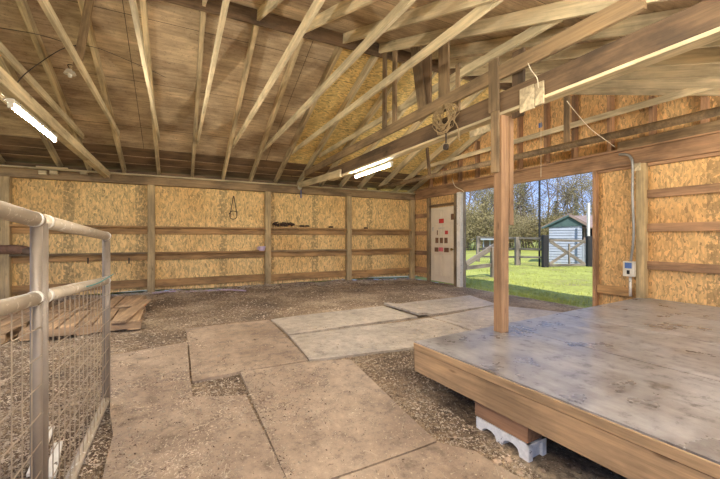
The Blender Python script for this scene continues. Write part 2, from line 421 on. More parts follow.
# ---------------------------------------------------------------- long wall timber
PX = [-5.0, -2.93, -.53, 2.02, 4.27, 6.42]
plabel = ['square timber wall post at the open far left end', 'timber wall post behind the steel gate, at the left edge of the photo',
          'timber wall post just right of the steel gate', 'timber wall post beside the lilac cup on the shelf',
          'timber wall post between the two right-hand shelf bays', 'timber post in the corner beside the ivory door wall']
for i, x in enumerate(PX):
    tag(lumber('wall_post', (x, 9.17, -.08), (x, 9.17, 2.42), .14, .14, M['post'], up=(0, 1, 0)), plabel[i], 'post', 'posts of the long strand board wall')
tag(lumber('top_plate', (X0, 9.17, 2.50), (XW-.03, 9.17, 2.50), .15, .17, M['tied']), 'long heavy timber plate running along the top of the back wall', 'beam')
tag(lumber('ledger_strip', (X0, 9.06, 2.605), (XW-.05, 9.06, 2.605), .09, .035, M['tie'], sag=.012), 'thin pale board lying along the top of the back wall plate', 'board')
tag(lumber('eave_board', (X0, 9.24, 2.655), (4.9, 9.24, 2.655), .03, .12, M['eave']), 'brown board closing the eave above the back wall', 'board')
bays = ['far left', 'left', 'middle left', 'middle right', 'right']
bayl = ['bay at the far open end', 'bay behind the steel gate', 'bay with the hanging hook', 'bay with the tangled straps', 'bay nearest the corner']
for i in range(5):
    a, b = PX[i]+.07, PX[i+1]-.07
    for nm, z, dp, hh, mt in (('upper', 1.43, .17, .04, 'girt'), ('lower', .86, .17, .04, 'tied' if i in (1, 3) else 'girt')):
        r = empty('wall_shelf', ((a+b)/2, 9.17, z), f'{nm} long wooden shelf girt in the {bayl[i]}', 'shelf', 'shelf girts of the long wall')
        lumber('shelf_board', (a, 9.165, z+.06), (b, 9.165, z+.06), dp, hh, M[mt], r, sag=.008)
        lumber('face_board', (a, 9.215, z-.03), (b, 9.215, z-.03), .04, .13, M['girt'], r, sag=.004)
    tag(lumber('bottom_board', (a, 9.215, .24), (b, 9.215, .255), .045, .17, M['girt']), f'lowest wide board along the ground in the {bayl[i]}', 'board', 'bottom boards of the long wall')

for k, (ya_, yb_) in enumerate(((8.42, 8.72), (8.74, 9.0), (9.02, 9.3))):
    ym = (ya_+yb_)/2
    tag(lumber('eave_plank', (X0, ym, deck(ym)-.009), (XW-.05, ym, deck(ym)-.009), yb_-ya_, .012, M['eave'], up=(0, PT, 1), sag=0, bev=.001), ('highest', 'middle', 'lowest')[k]+' brown plank under the roof deck along the back eave', 'plank', 'planks along the back eave')
# ---------------------------------------------------------------- trusses
TX = [-5.0, -4.3, -3.65, -3.0, -2.12, -1.64, -1.03, -.385, .29, .96, 1.6, 2.22, 2.84, 3.45, 4.03, 4.62, 5.25, 5.85, 6.42]
TIES = {-2.12: 3.06, -1.64: 3.05, -1.03: 3.12, -.385: 3.12, .29: 3.12, .96: 3.12, 1.6: 3.12, 2.22: 3.12, 2.84: 3.12, 5.85: 3.10}
tl = {-5.0: 'roof rafters at the open far left end of the barn', -4.3: 'second pair of roof rafters from the open far left end', -3.65: 'third pair of roof rafters from the open far left end',
      -3.0: 'pair of roof rafters outside the left edge of the photo', -2.12: 'roof truss whose tail shows left of the near big beam', -1.64: 'roof truss with a pale tie just beside the near big beam',
      -1.03: 'roof truss carrying the bare bulb holder and a slanted web', -.385: 'first roof truss right of the bulb holder truss', .29: 'second roof truss right of the bulb holder truss',
      .96: 'third roof truss right of the bulb holder truss', 1.6: 'fourth roof truss right of the bulb holder, last but one under plywood', 2.22: 'roof truss where plywood decking meets strand board',
      2.84: 'roof truss directly above the big dark beam on the centre post', 3.45: 'first rafter pair beyond the centre post beam', 4.03: 'second rafter pair beyond the centre post beam',
      4.62: 'third rafter pair beyond the centre post beam', 5.25: 'rafter pair above the long round pole near the doorway wall', 5.85: 'roof truss with a pale tie close to the doorway wall', 6.42: 'last rafter pair against the doorway gable wall'}
RH = .14
for x in TX:
    r = empty('roof_truss', (x, YR, 2.6), tl[x], 'roof truss', 'roof trusses of the barn')
    zc = lambda y: deck(y)-.003-RH/2/math.cos(math.atan(PT))
    lumber('rafter', (x, YE-.12, zc(YE-.12)), (x, YR+.02, zc(YR+.02)), .062, RH, M['raft'] if x < 2.5 else M['tie'], r, sag=.003)
    lumber('rafter', (x, YR-.02, zc(YR-.02)), (x, -1.05, zc(-1.05)), .038, RH, M['tie'], r, sag=.003)
    if x in TIES:
        z = TIES[x]; y1 = YR+(ZR-.165-z)/PT; y0 = YR-(ZR-.165-z)/PT
        dx = .055 if x != 2.84 else .10
        if x == -1.64: dx = .10
        lumber('tie_beam', (x+dx, y0-.12, z+.045), (x+dx, y1+.10, z+.045), .038, .09, M['tie'], r)
        if x in (-1.03,):
            lumber('web', (-1.02, 5.05, 3.13), (-.93, 5.25, 4.10), .038, .08, M['tied'], r, up=(1, 0, 0))
tag(lumber('ridge_board', (X0, YR, ZR-.11), (XW-.02, YR, ZR-.11), .038, .20, M['dark']), 'dark ridge board at the peak of the roof', 'beam')

# big beams
tag(lumber('roof_beam', (-1.32, YN-.3, 2.565), (-1.32, 9.2, 2.565), .10, .13, M['tie']), 'big pale beam at upper left with a lit tube under it', 'beam', 'cross beams')
rt = empty('roof_beam', (2.885, 3.6, 2.46), 'big dark beam with a pale underside resting on the centre post', 'beam', 'cross beams')
lumber('beam_timber', (2.885, -.4, 2.59), (2.885, 7.06, 2.59), .10, .20, M['dark'], rt)
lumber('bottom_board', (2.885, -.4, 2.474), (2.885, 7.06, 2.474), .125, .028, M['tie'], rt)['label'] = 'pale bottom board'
tag(lumber('splice_board', (2.79, 6.35, 2.50), (2.79, 9.16, 2.62), .038, .14, M['tie']), 'pale board joining the dark beam to the back wall plate', 'board')
tag(lumber('hanging_chord', (2.815, 1.3, 2.87), (2.815, 8.6, 2.85), .038, .14, M['tied']), 'brown chord board above the dark beam, rope coil hung on it', 'board')
bm = bmesh.new(); addtube(bm, spline([(5.15, .75, 2.60), (5.18, 3, 2.62), (5.2, 6, 2.67), (5.2, 9.15, 2.70)]), .05, 10)
tag(link('round_pole', bm, M['tied'], smooth=True), 'long round brown pole spanning above the wide doorway', 'pole')

# vertical hangers in the plane of the dark beam
xb = 2.86
def vboard(pxt, pyt, pxb, pyb, wid, mat, label, x=2.86, name='hanging_board', th=.03, group='upright boards around the rope coil'):
    a, b = at_x(pxt, pyt, x), at_x(pxb, pyb, x)
    return tag(lumber(name, b, a, wid, th, M[mat], up=(1, 0, 0), sag=.002), label, 'board', group)
vboard(385, 44, 384.5, 128, .10, 'tied', 'left of the two thin upright slats below the ridge')
vboard(395, 46, 394.5, 129, .10, 'tied', 'right of the two thin upright slats below the ridge')
vboard(413, 33, 424, 119, .17, 'tied', 'wide upright board leaning left of the rope coil')
vboard(427, 35, 427, 108, .17, 'dark', 'dark upright board just behind the leaning wide board', x=2.9)
vboard(444, 32, 444, 112, .18, 'tied', 'wide plumb upright board with the rope coil hanging on it')
vboard(458, 64, 458, 122, .06, 'tied', 'narrow upright stick right of the rope coil', x=2.92)
vboard(494, 60, 494, 112, .12, 'tied', 'upright board rising from the centre post top', x=2.80)
vboard(519, 50, 518, 117, .13, 'dark', 'dark upright board just right of the centre post top', x=2.9)
vboard(567, 96, 567, 151, .09, 'tied', 'upright stud standing on the round pole right of the centre post', x=5.2)
vboard(427, 148, 430, 178, .09, 'dark', 'short upright stud on the round pole left of the centre post', x=5.2)
# plywood gussets on the beam
def gusset(px0, py0, px1, py1, x, label):
    a, b = at_x(px0, py0, x), at_x(px1, py1, x)
    return tag(box('plywood_gusset', (x-.008, min(a.y, b.y), min(a.z, b.z)), (x+.008, max(a.y, b.y), max(a.z, b.z)), M['plyg']), label, 'plywood plate', 'plywood plates nailed to the beam')
gusset(520, 90, 534.5, 108, 2.815, 'pale plywood plate on the dark beam, left half beside the post')
gusset(535.5, 84, 544, 103, 2.815, 'pale narrow plywood plate on the dark beam, right of its twin')
gusset(470, 118, 490, 131, 2.95, 'pale plywood plate behind the dark beam left of the centre post')

# centre post
r = empty('support_post', (2.89, 2.57, .32), 'brown timber post standing on the platform edge under the dark beam', 'post')
lumber('post_shaft', (2.875, 2.57, .318), (2.875, 2.57, 2.46), .10, .10, M['postc'], r, up=(0, 1, 0))
lumber('side_board', (2.956, 2.565, 1.38), (2.956, 2.565, 2.455), .058, .11, M['postc'], r, up=(0, 1, 0))
lumber('side_board', (2.81, 2.585, 1.9), (2.81, 2.585, 2.66), .03, .09, M['tied'], r, up=(0, 1, 0))

# ---------------------------------------------------------------- gable wall timber
gw = XW-.07
def rb(name, y0, z0, y1, z1, w_, h_, mt, label, cat='board', group=None, x=gw, up=(1, 0, 0)):
    return tag(lumber(name, (x, y0, z0), (x, y1, z1), w_, h_, M[mt], up=up), label, cat, group)
rb('header_beam', .5, 2.53, 9.0, 2.53, .09, .24, 'red', 'wide reddish header beam above the doorway and door', 'beam', up=(0, 0, 1))
rb('sill_plate', .5, 2.672, 9.0, 2.672, .12, .04, 'red', 'flat plate under the gable studs above the doorway header', 'board', up=(0, 0, 1))
rb('gable_rail', .5, 2.76, 3.35, 2.74, .09, .14, 'tied', 'brown rail lying on the header at upper right', 'board', x=gw-.02, up=(0, 0, 1))
for k, y in enumerate((1.67, 2.28, 2.89, 3.49, 4.1, 4.66, 5.28, 5.9, 6.5, 7.1, 7.7, 8.3)):
    z1 = deck(y)-.17
    tag(lumber('gable_stud', (gw+.01, y, 2.695), (gw+.01, y, z1), .12, .06, M['red'], up=(0, 1, 0)), f'{ORD[k]} short gable stud from the right, above the doorway header', 'stud', 'gable studs above the header')
rb('door_post', 8.38, -.1, 8.38, 2.40, .09, .09, 'tied', 'brown post on the left side of the ivory door', 'post')
rb('door_post', 7.24, -.1, 7.24, 2.40, .09, .09, 'tied', 'brown post on the right side of the ivory door', 'post')
tag(lumber('white_post', (gw-.01, 7.06, -.03), (gw-.01, 7.06, 2.42), .13, .15, M['white'], up=(1, 0, 0)), 'peeling white post at the left side of the wide doorway', 'post')
rb('jamb_board', 6.93, -.03, 6.93, 2.41, .05, .05, 'fence', 'thin grey-green board on the doorway edge of the white post', 'board')
rb('door_head_board', 7.29, 2.16, 8.33, 2.16, .05, .06, 'dark', 'dark board across the top of the ivory door', 'board', up=(0, 0, 1))
rb('jamb_stud', 3.73, -.02, 3.73, 2.41, .05, .10, 'red', 'reddish jamb stud at the right side of the wide doorway', 'stud')
rb('panel_board', 3.18, .38, 3.69, .38, .05, .14, 'girt', 'short bottom board in the panel beside the doorway', 'board', up=(0, 0, 1))
rb('gable_post', 3.03, -.02, 3.03, 2.41, .12, .10, 'post', 'pale post right of the grey conduit', 'post')
rb('gable_post', .9, -.02, .9, 2.41, .12, .12, 'post', 'gable wall post at the open near end of the wall', 'post')
rb('jamb_trim', 3.78, 2.42, 6.9, 2.42, .05, .02, 'track', 'thin pale metal strip under the doorway header', 'trim', x=gw-.02, up=(0, 0, 1))
for k, z in enumerate((1.93, 1.41, .83)):
    tag(lumber('wall_girt', (gw+.04, .5, z), (gw+.04, 2.97, z), .045, .125, M['red']), f"{('upper', 'middle', 'lower')[k]} horizontal girt on the wall right of the conduit", 'board', 'girts on the wall right of the conduit')
    tag(lumber('corner_girt', (gw+.04, 8.43, z-.02), (gw+.04, 9.1, z-.02), .045, .12, M['red']), f"{('upper', 'middle', 'lower')[k]} short girt between the corner post and the ivory door", 'board', 'short girts beside the ivory door')
tag(lumber('corner_girt', (gw+.04, 8.43, .3), (gw+.04, 9.1, .3), .045, .17, M['red']), 'lowest short board between the corner post and the ivory door', 'board', 'short girts beside the ivory door')
rb('top_girt', .5, 2.385, 2.96, 2.385, .05, .05, 'red', 'top nailer under the header right of the conduit', 'board', x=gw+.03, up=(0, 0, 1))
rb('panel_top_board', 3.1, 2.385, 3.7, 2.385, .05, .04, 'red', 'short nailer above the strand board panel beside the doorway', 'board', x=gw+.03, up=(0, 0, 1))

# ivory door
dy0, dy1, dz0, dz1 = 7.30, 8.30, .04, 2.10
r = empty('entry_door', (gw+.03, 7.8, dz0), 'ivory six-panel door with colourful stickers near the corner', 'door')
bm = bmesh.new(); addbox(bm, (gw+.02, dy0, dz0), (gw+.06, dy1, dz1), .003)
for (u0, u1, v0, v1) in ((.12, .46, .04, .17), (.54, .88, .04, .17), (.12, .46, .21, .52), (.54, .88, .21, .52), (.12, .46, .62, .93), (.54, .88, .62, .93)):
    y1 = dy1-u0*(dy1-dy0); y0 = dy1-u1*(dy1-dy0); z1 = dz1-v0*(dz1-dz0); z0 = dz1-v1*(dz1-dz0)
    addbox(bm, (gw+.005, y0+.03, z0+.03), (gw+.025, y1-.03, z1-.03), .012)
    for (a, b, c, d) in ((y0, y1, z0, z0+.012), (y0, y1, z1-.012, z1), (y0, y0+.012, z0, z1), (y1-.012, y1, z0, z1)):
        addbox(bm, (gw+.008, a, c), (gw+.025, b, d))
link('door_leaf', bm, M['door'], r)
def sticker(u, v, su, sv, mt, lab):
    y = dy1-u*(dy1-dy0); z = dz1-v*(dz1-dz0)
    o = box('sticker', (gw-.001, y-su/2, z-sv/2), (gw+.006, y+su/2, z+sv/2), M[mt], r, .001); o['label'] = lab
sticker(.47, .185, .20, .12, 'redp', 'red sticker'); sticker(.92, .14, .12, .16, 'brownp', 'brown sticker near the edge')
sticker(.1, .29, .07, .12, 'paper', 'grey paper note'); sticker(.30, .34, .04, .13, 'brownp', 'narrow brown sticker'); sticker(.68, .34, .12, .10, 'redp', 'dark red round badge')
for u in (.28, .47, .66): sticker(u, .445, .13, .15, 'brownp', 'brown picture sticker')
sticker(.26, .57, .16, .12, 'brownp', 'brown sticker in the lower row'); sticker(.45, .565, .18, .11, 'pinkp', 'pink sticker'); sticker(.68, .57, .18, .12, 'brownp', 'brown sticker by the knob')
sticker(.47, .28, .26, .03, 'paper', 'thin paper strip')
bm = bmesh.new(); bmesh.ops.create_uvsphere(bm, u_segments=12, v_segments=8, radius=.035, matrix=Matrix.Translation((gw-.04, 7.37, .95))); addtube(bm, [(gw-.04, 7.37, .95), (gw+.02, 7.37, .95)], .012, 8)
link('door_knob', bm, M['brass'], r, smooth=True)

# conduit with switch box
r = empty('conduit', (gw-.05, 3.2, .32), 'grey metal conduit with a switch box beside the doorway panel', 'conduit')
xc = gw-.075
yc = at_x(632.5, 163, xc).y
tube('pipe', spline([at_x(619, 154.5, xc), at_x(626, 154.5, xc), at_x(630.5, 157, xc), (xc, yc, at_x(632.5, 164, xc).z), (xc, yc, 1.9), (xc+.01, yc-.01, 1.3), (xc+.03, 3.17, .84)]), .019, M['conduit'], r)
tube('lower_pipe', [(xc+.03, 3.17, .66), (xc+.03, 3.17, .325)], .02, M['white'], r)
bx_ = box('switch_box', (xc-.03, 3.09, .64), (xc+.06, 3.25, .88), M['track'], r, .006)
box('box_label', (xc-.034, 3.12, .77), (xc-.029, 3.22, .86), M['blue'], bx_, .0005)
box('socket_hole', (xc-.036, 3.15, .68), (xc-.029, 3.19, .74), M['shdark'], bx_, .0005)
box('strap_bracket', (gw-.07, 3.02, 2.30), (gw-.055, 3.12, 2.42), M['plyg'], r)

# ---------------------------------------------------------------- floor mats
def matpoly(name, pts, mt, label, th=.022, lift=0., group='rubber stall mats on the floor', curl=None):
    P = [at_f(px, py, .02) for px, py in pts]; bm = bmesh.new()
    f = bm.faces.new([bm.verts.new((p.x, p.y, 0)) for p in P]); bm.normal_update()
    if f.normal.z < 0: f.normal_flip()
    x0, x1 = min(p.x for p in P), max(p.x for p in P); y0, y1 = min(p.y for p in P), max(p.y for p in P)
    for ax, a, b in ((0, x0, x1), (1, y0, y1)):
        k = a+.12
        while k < b:
            co = [0, 0, 0]; co[ax] = k; no = [0, 0, 0]; no[ax] = 1
            bmesh.ops.bisect_plane(bm, geom=bm.verts[:]+bm.edges[:]+bm.faces[:], plane_co=co, plane_no=no); k += .12
    r_ = bmesh.ops.extrude_face_region(bm, geom=bm.faces[:]); top = [v for v in r_['geom'] if isinstance(v, bmesh.types.BMVert)]
    ts = set(top)
    for v in bm.verts:
        x, y = v.co.x, v.co.y; e = lift + nz(x, y, 1.7, 21)*.008
        if curl: e += curl(x, y)
        v.co.z = zbase(x, y) + e + (.004+th if v in ts else -.012)
        v.co.x += nz(x, y, 3, 31)*.012; v.co.y += nz(x, y, 3, 41)*.012
    return tag(link(name, bm, M[mt], smooth=False), label, 'mat', group)
matpoly('rubber_mat', [(103, 357), (187, 343), (192, 397), (246, 396), (288, 482), (296, 500), (100, 500), (113, 435)], 'matn', 'brown dusty floor mat beside the steel gate, filling the lower left')
matpoly('rubber_mat', [(186, 329), (269, 320), (308, 361), (239, 372.5), (193, 382)], 'matn', 'brown mat in the middle of the floor, behind the bare dirt notch')
matpoly('rubber_mat', [(271, 319.5), (383, 306), (417, 317), (289, 334.5)], 'matf', 'pale grey mat at the back left of the mat rows')
matpoly('rubber_mat', [(289.5, 336), (430, 318.5), (486, 337), (420, 347), (309, 360.5)], 'matf', 'pale grey mat running up to the platform corner')
cx = at_f(383, 306); cy = at_f(417, 317)
def curl(x, y):
    d = abs((x-cx.x)*(cy.y-cx.y)-(y-cx.y)*(cy.x-cx.x))/(cy-cx).length
    return .05*sm(1-d/.35)
matpoly('rubber_mat', [(384, 305.7), (470, 295.5), (497, 304.5), (419, 316.8)], 'matf', 'pale mat near the ivory door with a curled left edge', curl=curl)
matpoly('rubber_mat', [(432, 318), (497, 305.5), (600, 318), (560, 336), (488, 336)], 'matf', 'pale mat between the doorway and the platform')
matpoly('rubber_mat', [(240, 373), (310, 362), (350, 360), (437, 442), (338, 477), (330, 480), (288, 481)], 'matn', 'large brown mat in the lower middle with debris on it')
matpoly('rubber_mat', [(340, 478.5), (438, 443.5), (475, 452), (560, 500), (300, 505)], 'matn', 'brown mat at the bottom centre in front of the concrete block')

# loose litter
def scatter(name, n, mt, label, cat, rule, smin, smax):
    bm = bmesh.new(); k = 0; tries = 0
    while k < n and tries < n*12:
        tries += 1; px = R.uniform(-20, 560); py = 283+(R.random()**1.15)*200
        p = at_f(px, py)
        if not (FX0 < p.x < 6.3 and .9 < p.y < 9.1) or (p.x > 1.95 and p.y < 2.5+(p.x-1.9)*.1): continue
        if R.random() > rule(px, py, p): continue
        onmat = py > 300 and not rough_zone(px, py); z = (zbase(p.x, p.y)+.029) if onmat else zf(p.x, p.y)+.003
        a = R.random()*6.28; L = (smin+(smax-smin)*R.random()**2.2)*(1+.2*p.y)*1.15; wd = L*R.uniform(.2, .5)
        d = Vector((math.cos(a), math.sin(a), R.uniform(-.1, .25))); s = Vector((-math.sin(a), math.cos(a), R.uniform(-.3, .3)))*wd
        q = Vector((p.x, p.y, z+.002)); top = q+Vector((0, 0, wd*.5+.002))
        v = [bm.verts.new(c) for c in (q-d*L/2-s/2, q+d*L/2-s/3, q+s/2, top)]
        for f in ((0, 1, 3), (1, 2, 3), (2, 0, 3), (0, 2, 1)): bm.faces.new([v[i] for i in f])
        k += 1
    return tag(link(name, bm, M[mt]), label, cat, kind='stuff')
def inpoly(px, py, P):
    c = False
    for i in range(len(P)):
        (x1, y1), (x2, y2) = P[i], P[i-1]
        if (y1 > py) != (y2 > py) and px < (x2-x1)*(py-y1)/(y2-y1)+x1: c = not c
    return c
DZ = [[(0, 280), (420, 278), (470, 295), (383, 306), (186, 328), (187, 342), (103, 356), (114, 430), (104, 500), (-30, 500)],
      [(192, 381), (239, 372), (250, 397), (192, 398)], [(308, 360), (414, 343), (414, 366), (480, 400), (530, 440), (640, 500), (560, 500), (475, 451), (437, 442), (352, 361)]]
def rough_zone(px, py): return any(inpoly(px, py, z) for z in DZ)
def rule1(px, py, p): return (.9 if rough_zone(px, py) else .03+.3*max(0, nz(p.x, p.y, 1.5, 2)-.1)*2 + (.5 if abs(px-245-(py-372)*.4) < 8 and py > 372 else 0) + (.35 if 180 < px < 330 and 370 < py < 430 else 0) + (.22 if px < 230 and py > 335 else 0))
scatter('wood_chips', 16000, 'chips', 'pale wood chips and straw scattered over the dirt floor', 'wood chips', rule1, .005, .02)
scatter('dark_litter', 9000, 'chipd', 'dark crumbs of bark and soil scattered over the floor', 'litter', lambda a, b, c: rule1(a, b, c)*(1 if rough_zone(a, b) else .35), .005, .014)
# straw stalks
bm = bmesh.new()
for i in range(420):
    px, py = R.uniform(100, 500), 300+180*R.random(); p = at_f(px, py, .03)
    if R.random() > rule1(px, py, p)+.25: continue
    a = R.random()*6.28; L = R.uniform(.04, .14); d = Vector((math.cos(a), math.sin(a), 0))*L
    addtube(bm, [p, p+d*.5+Vector((0, 0, .006)), p+d], .0016, 3)
tag(link('straw_litter', bm, M['chips']), 'thin straw stalks lying across the mats', 'straw', kind='stuff')
# stones
def rock(px, py, s, lab):
    p = at_f(px, py); bm = bmesh.new(); bmesh.ops.create_icosphere(bm, subdivisions=2, radius=s)
    o = R.random()*50
    for v in bm.verts: v.co *= 1+.35*noise.noise(v.co/s*1.1+Vector((o, 0, 0))); v.co.z *= .6
    p.z = zf(p.x, p.y)+s*.25
    tag(link('stone', bm, M['stone'], None, Matrix.Translation(p)), lab, 'stone', 'stones beside the concrete block')
for px, py, s, lab in ((497, 463, .03, 'pale flat stone nearest the concrete block corner'), (508, 461, .026, 'tan stone under the concrete block front edge'), (462, 453, .022, 'small pale stone on the dirt left of the concrete block'),
                       (470, 428, .014, 'small stone left of the footing timber'), (520, 474, .02, 'stone on the dirt below the concrete block'), (455, 438, .013, 'tiny stone at the mat edge'),
                       (487, 470, .018, 'stone at the bottom between mat and concrete block'), (543, 471, .016, 'stone in the shade right of the concrete block')):
    rock(px, py, s, lab)

# ---------------------------------------------------------------- platform
ZP = .318
P1 = at(414, 341.5, ZP); P3 = at(720, 463, ZP); dirf = (P3-P1).normalized(); P4 = P1+dirf*2.75; PB = at(641, 297, ZP); PB = Vector((XW-.005, PB.y, ZP)); PR = Vector((XW-.02, P4.y, ZP))
r = empty('wood_platform', (P1.x, P1.y, .06), 'raised wooden platform with worn grey plywood top, at the lower right', 'platform')
def slabpoly(name, pts, z0, z1, mt, par):
    bm = bmesh.new(); a = [bm.verts.new((p.x, p.y, z0)) for p in pts]; b = [bm.verts.new((p.x, p.y, z1)) for p in pts]
    bm.faces.new(a); bm.faces.new(b[::-1])
    for i in range(len(a)): bm.faces.new((a[i], a[(i+1) % len(a)], b[(i+1) % len(a)], b[i]))
    return link(name, bm, M[mt], par)
# sheets: seam lines run parallel to the front edge and across
def lerp(a, b, t): return a+(b-a)*t
cuts = [0., .255, .50, .76, 1.]
T = [lerp(P1, PB, c) for c in cuts]; Bq = [lerp(P4, PR, c) for c in cuts]
S1 = at(514, 329, ZP); S2 = at(638, 361, ZP)
for i in range(4):
    a, b, c, d = T[i], T[i+1], Bq[i+1], Bq[i]
    ax = (b-a).normalized()*.006; ay = (d-a).normalized()*.003
    m1, m2 = (.93, .93)
    e, f = lerp(a, d, m1), lerp(b, c, m2)
    slabpoly('deck_sheet', [a+ax, b-ax, f-ax-ay, e+ax-ay], ZP-.018, ZP, 'deck', r)
    slabpoly('deck_sheet', [e+ax+ay, f-ax+ay, c-ax, d+ax], ZP-.018, ZP+.001, 'deck', r)
nin = (PB-P1).normalized()
up = Vector((0, 0, 1))
lumber('edge_board', P1+nin*.024-up*.168, P4+nin*.024-up*.168, .038, .19, M['fascia'], r, sag=.001)
lumber('edge_strip', P1+nin*.012-up*.040, P4+nin*.012-up*.040, .036, .058, M['fascia'], r, sag=.001)
lumber('side_board', P1+dirf*.02+nin*.04-up*.146, PB+dirf*.02-nin*.1-up*.146, .038, .235, M['fascia'], r, sag=.001)
for k in range(1, 8):
    a = lerp(P1, P4, k/8)+nin*.06-up*.13; b = lerp(PB, PR, k/8)-nin*.12-up*.13
    lumber('joist', a, b, .038, .20, M['tied'], r)
lumber('end_board', P4+nin*.02-up*.146, PR-nin*.06-up*.146, .038, .235, M['fascia'], r)
# footing under the edge
g0 = P1+dirf*.66+nin*.13; g1 = P1+dirf*1.10+nin*.13
tag(lumber('footing_timber', Vector((g0.x, g0.y, 0))+up*-.003, Vector((g1.x, g1.y, 0))+up*-.003, .15, .150, M['block_wood']), 'short thick timber wedged between the concrete block and the platform', 'timber')
def cinder(a, b, zt, wd, hh, label):
    m, L = frame(a, b); m.translation = Vector((a.x, a.y, zt)); bm = bmesh.new()
    tw = .035; legs = ((0, .045), (L/2-.022, L/2+.022), (L-.045, L))
    # profile in x-z with two arched openings, extruded across
    prof = [(0, 0), (L, 0), (L, -hh)]
    for (x0_, x1_) in ((legs[1][1], legs[2][0]), (legs[0][1], legs[1][0])):
        prof += [(x1_, -hh), (x1_-.004, -hh*.55)]
        for k in range(1, 5):
            t = k/5*math.pi; prof.append(((x0_+x1_)/2+(x1_-x0_)/2*.96*math.cos(t), -hh*.55+.045*math.sin(t)))
        prof += [(x0_+.004, -hh*.55), (x0_, -hh)]
    prof += [(0, -hh)]
    f = [bm.verts.new((x, -wd/2, z)) for x, z in prof]; g = [bm.verts.new((x, wd/2, z)) for x, z in prof]
    bm.faces.new(f); bm.faces.new(g[::-1])
    for i in range(len(f)): bm.faces.new((f[i], f[(i+1) % len(f)], g[(i+1) % len(f)], g[i]))
    # end-face ears
    addbox(bm, (L-.004, -wd/2, -hh), (L+.022, -wd/2+.045, 0), .003); addbox(bm, (L-.004, wd/2-.045, -hh), (L+.022, wd/2, 0), .003)
    addbox(bm, (L-.004, -wd/2, -.022), (L+.022, wd/2, 0), .003)
    return tag(link('concrete_block', bm, M['cblock'], None, m), label, 'concrete block')
g2 = P1+dirf*.68+nin*.145; g3 = P1+dirf*1.09+nin*.145
cinder(g2, g3, -.080, .19, .16, 'bluish white concrete block under the platform front edge')

# ---------------------------------------------------------------- steel gate
GX, GX2 = -.49, -.57
def gp(y, z):    # a point on the gate plane, leaning very slightly
    t = (3.33-y)/(3.33-1.2); return Vector((GX+(GX2-GX)*min(t, 1.2), y, z))
def gate(ya, yb, za, zb, ma, mb, bota, botb, label, ncols, ra, rb2):
    rt = empty('livestock_gate', (gp(ya, 0).x, ya, bota), label, 'gate', 'steel pipe gates')
    def pt(t, za_, zb_): y = ya+(yb-ya)*t; return gp(y, za_+(zb_-za_)*t)
    tube('top_rail', [pt(-.012, za, zb), pt(.5, za, zb), pt(1, za, zb)], .031, M['pipe'], rt, 14)
    tube('middle_rail', [pt(0, ma, mb), pt(1, ma, mb)], .029, M['pipe'], rt, 14)
    tube('bottom_rail', [pt(0, bota, botb), pt(1, bota, botb)], .026, M['pipe'], rt, 14)
    tube('upright', [pt(0, bota-.06, botb), pt(0, za-.01, zb)], ra, M['piped'], rt, 14)
    tube('upright', [pt(1, bota, botb-.06), pt(1, za, zb-.01)], rb2, M['piped'], rt, 14)
    bm = bmesh.new()
    for k in range(1, ncols):
        t = k/ncols; addtube(bm, [pt(t, bota, botb)+Vector((.012, 0, 0)), pt(t, ma, mb)+Vector((.012, 0, 0))], .0026, 5)
    for k in range(1, 9):
        s = k/9; addtube(bm, [pt(0, bota+(ma-bota)*s, botb+(mb-botb)*s)+Vector((.018, 0, 0)), pt(1, bota+(ma-bota)*s, botb+(mb-botb)*s)+Vector((.018, 0, 0))], .0026, 5)
    link('wire_mesh', bm, M['wire'], rt)
    for t in (.02, .98):
        for (a, b) in ((za, zb), (ma, mb)):
            p = pt(t, a, b); tube('weld_collar', [p-Vector((0, .012, 0)), p+Vector((0, .012, 0))], .033, M['white'], rt, 12)
    return rt
gate(3.33, 2.065, 1.265, 1.325, .925, .99, .018, -.10, 'steel pipe gate panel with wire mesh, the farther of the two', 15, .026, .020)
gate(1.995, .85, 1.328, 1.40, .993, 1.04, -.11, -.17, 'steel pipe gate panel with wire mesh, cut by the left photo edge', 13, .021, .025)
tag(tube('baling_twine', spline([gp(3.3, .975)+Vector((.05, 0, 0)), gp(2.9, .955)+Vector((.04, 0, 0)), gp(2.6, .965)+Vector((.04, 0, .0))]), .003, M['teal'], n=5), 'teal twine tied along the middle rail of the farther gate', 'twine')

# pallets behind the gate
def pallet(x0, x1, y0, y1, z0, label, rot=0., nb=7):
    c = Vector(((x0+x1)/2, (y0+y1)/2, z0)); rt = empty('pallet', c, label, 'pallet', 'wooden pallets on the dirt')
    rt.rotation_euler.z = rot; WM[rt.name] = Matrix.Translation(c) @ Matrix.Rotation(rot, 4, 'Z')
    W = WM[rt.name]; hx, hy = (x1-x0)/2, (y1-y0)/2
    def L(n, a, b, w_, h_, m_):
        return lumber(n, W @ Vector(a), W @ Vector(b), w_, h_, m_, rt, sag=.003)
    for y in (-hy+.02, 0, hy-.02): L('runner', (-hx, y, .06), (hx, y, .06), .038, .085, M['pallet'])
    wb = 2*hx/nb
    for k in range(nb): L('deck_board', (-hx+wb*(k+.5), -hy, .112), (-hx+wb*(k+.5), hy, .112), wb*.86, .018, M['pallet'])
    for k in (0, nb//2, nb-1): L('bottom_board', (-hx+wb*(k+.5), -hy, .01), (-hx+wb*(k+.5), hy, .01), wb*.8, .018, M['pallet'])
q0 = at_f(140, 331)
pallet(q0.x-1.25, q0.x, q0.y, q0.y+1.15, .02, 'weathered pallet on the dirt, right end visible past the gate', .02)
pallet(q0.x-2.6, q0.x-1.32, q0.y-.05, q0.y+1.15, .02, 'weathered pallet seen through the gate mesh, left of the other', -.03)
pallet(q0.x-1.35, q0.x-.1, q0.y+1.3, q0.y+2.5, .02, 'weathered pallet farther back near the wall, right of the other', -.02)
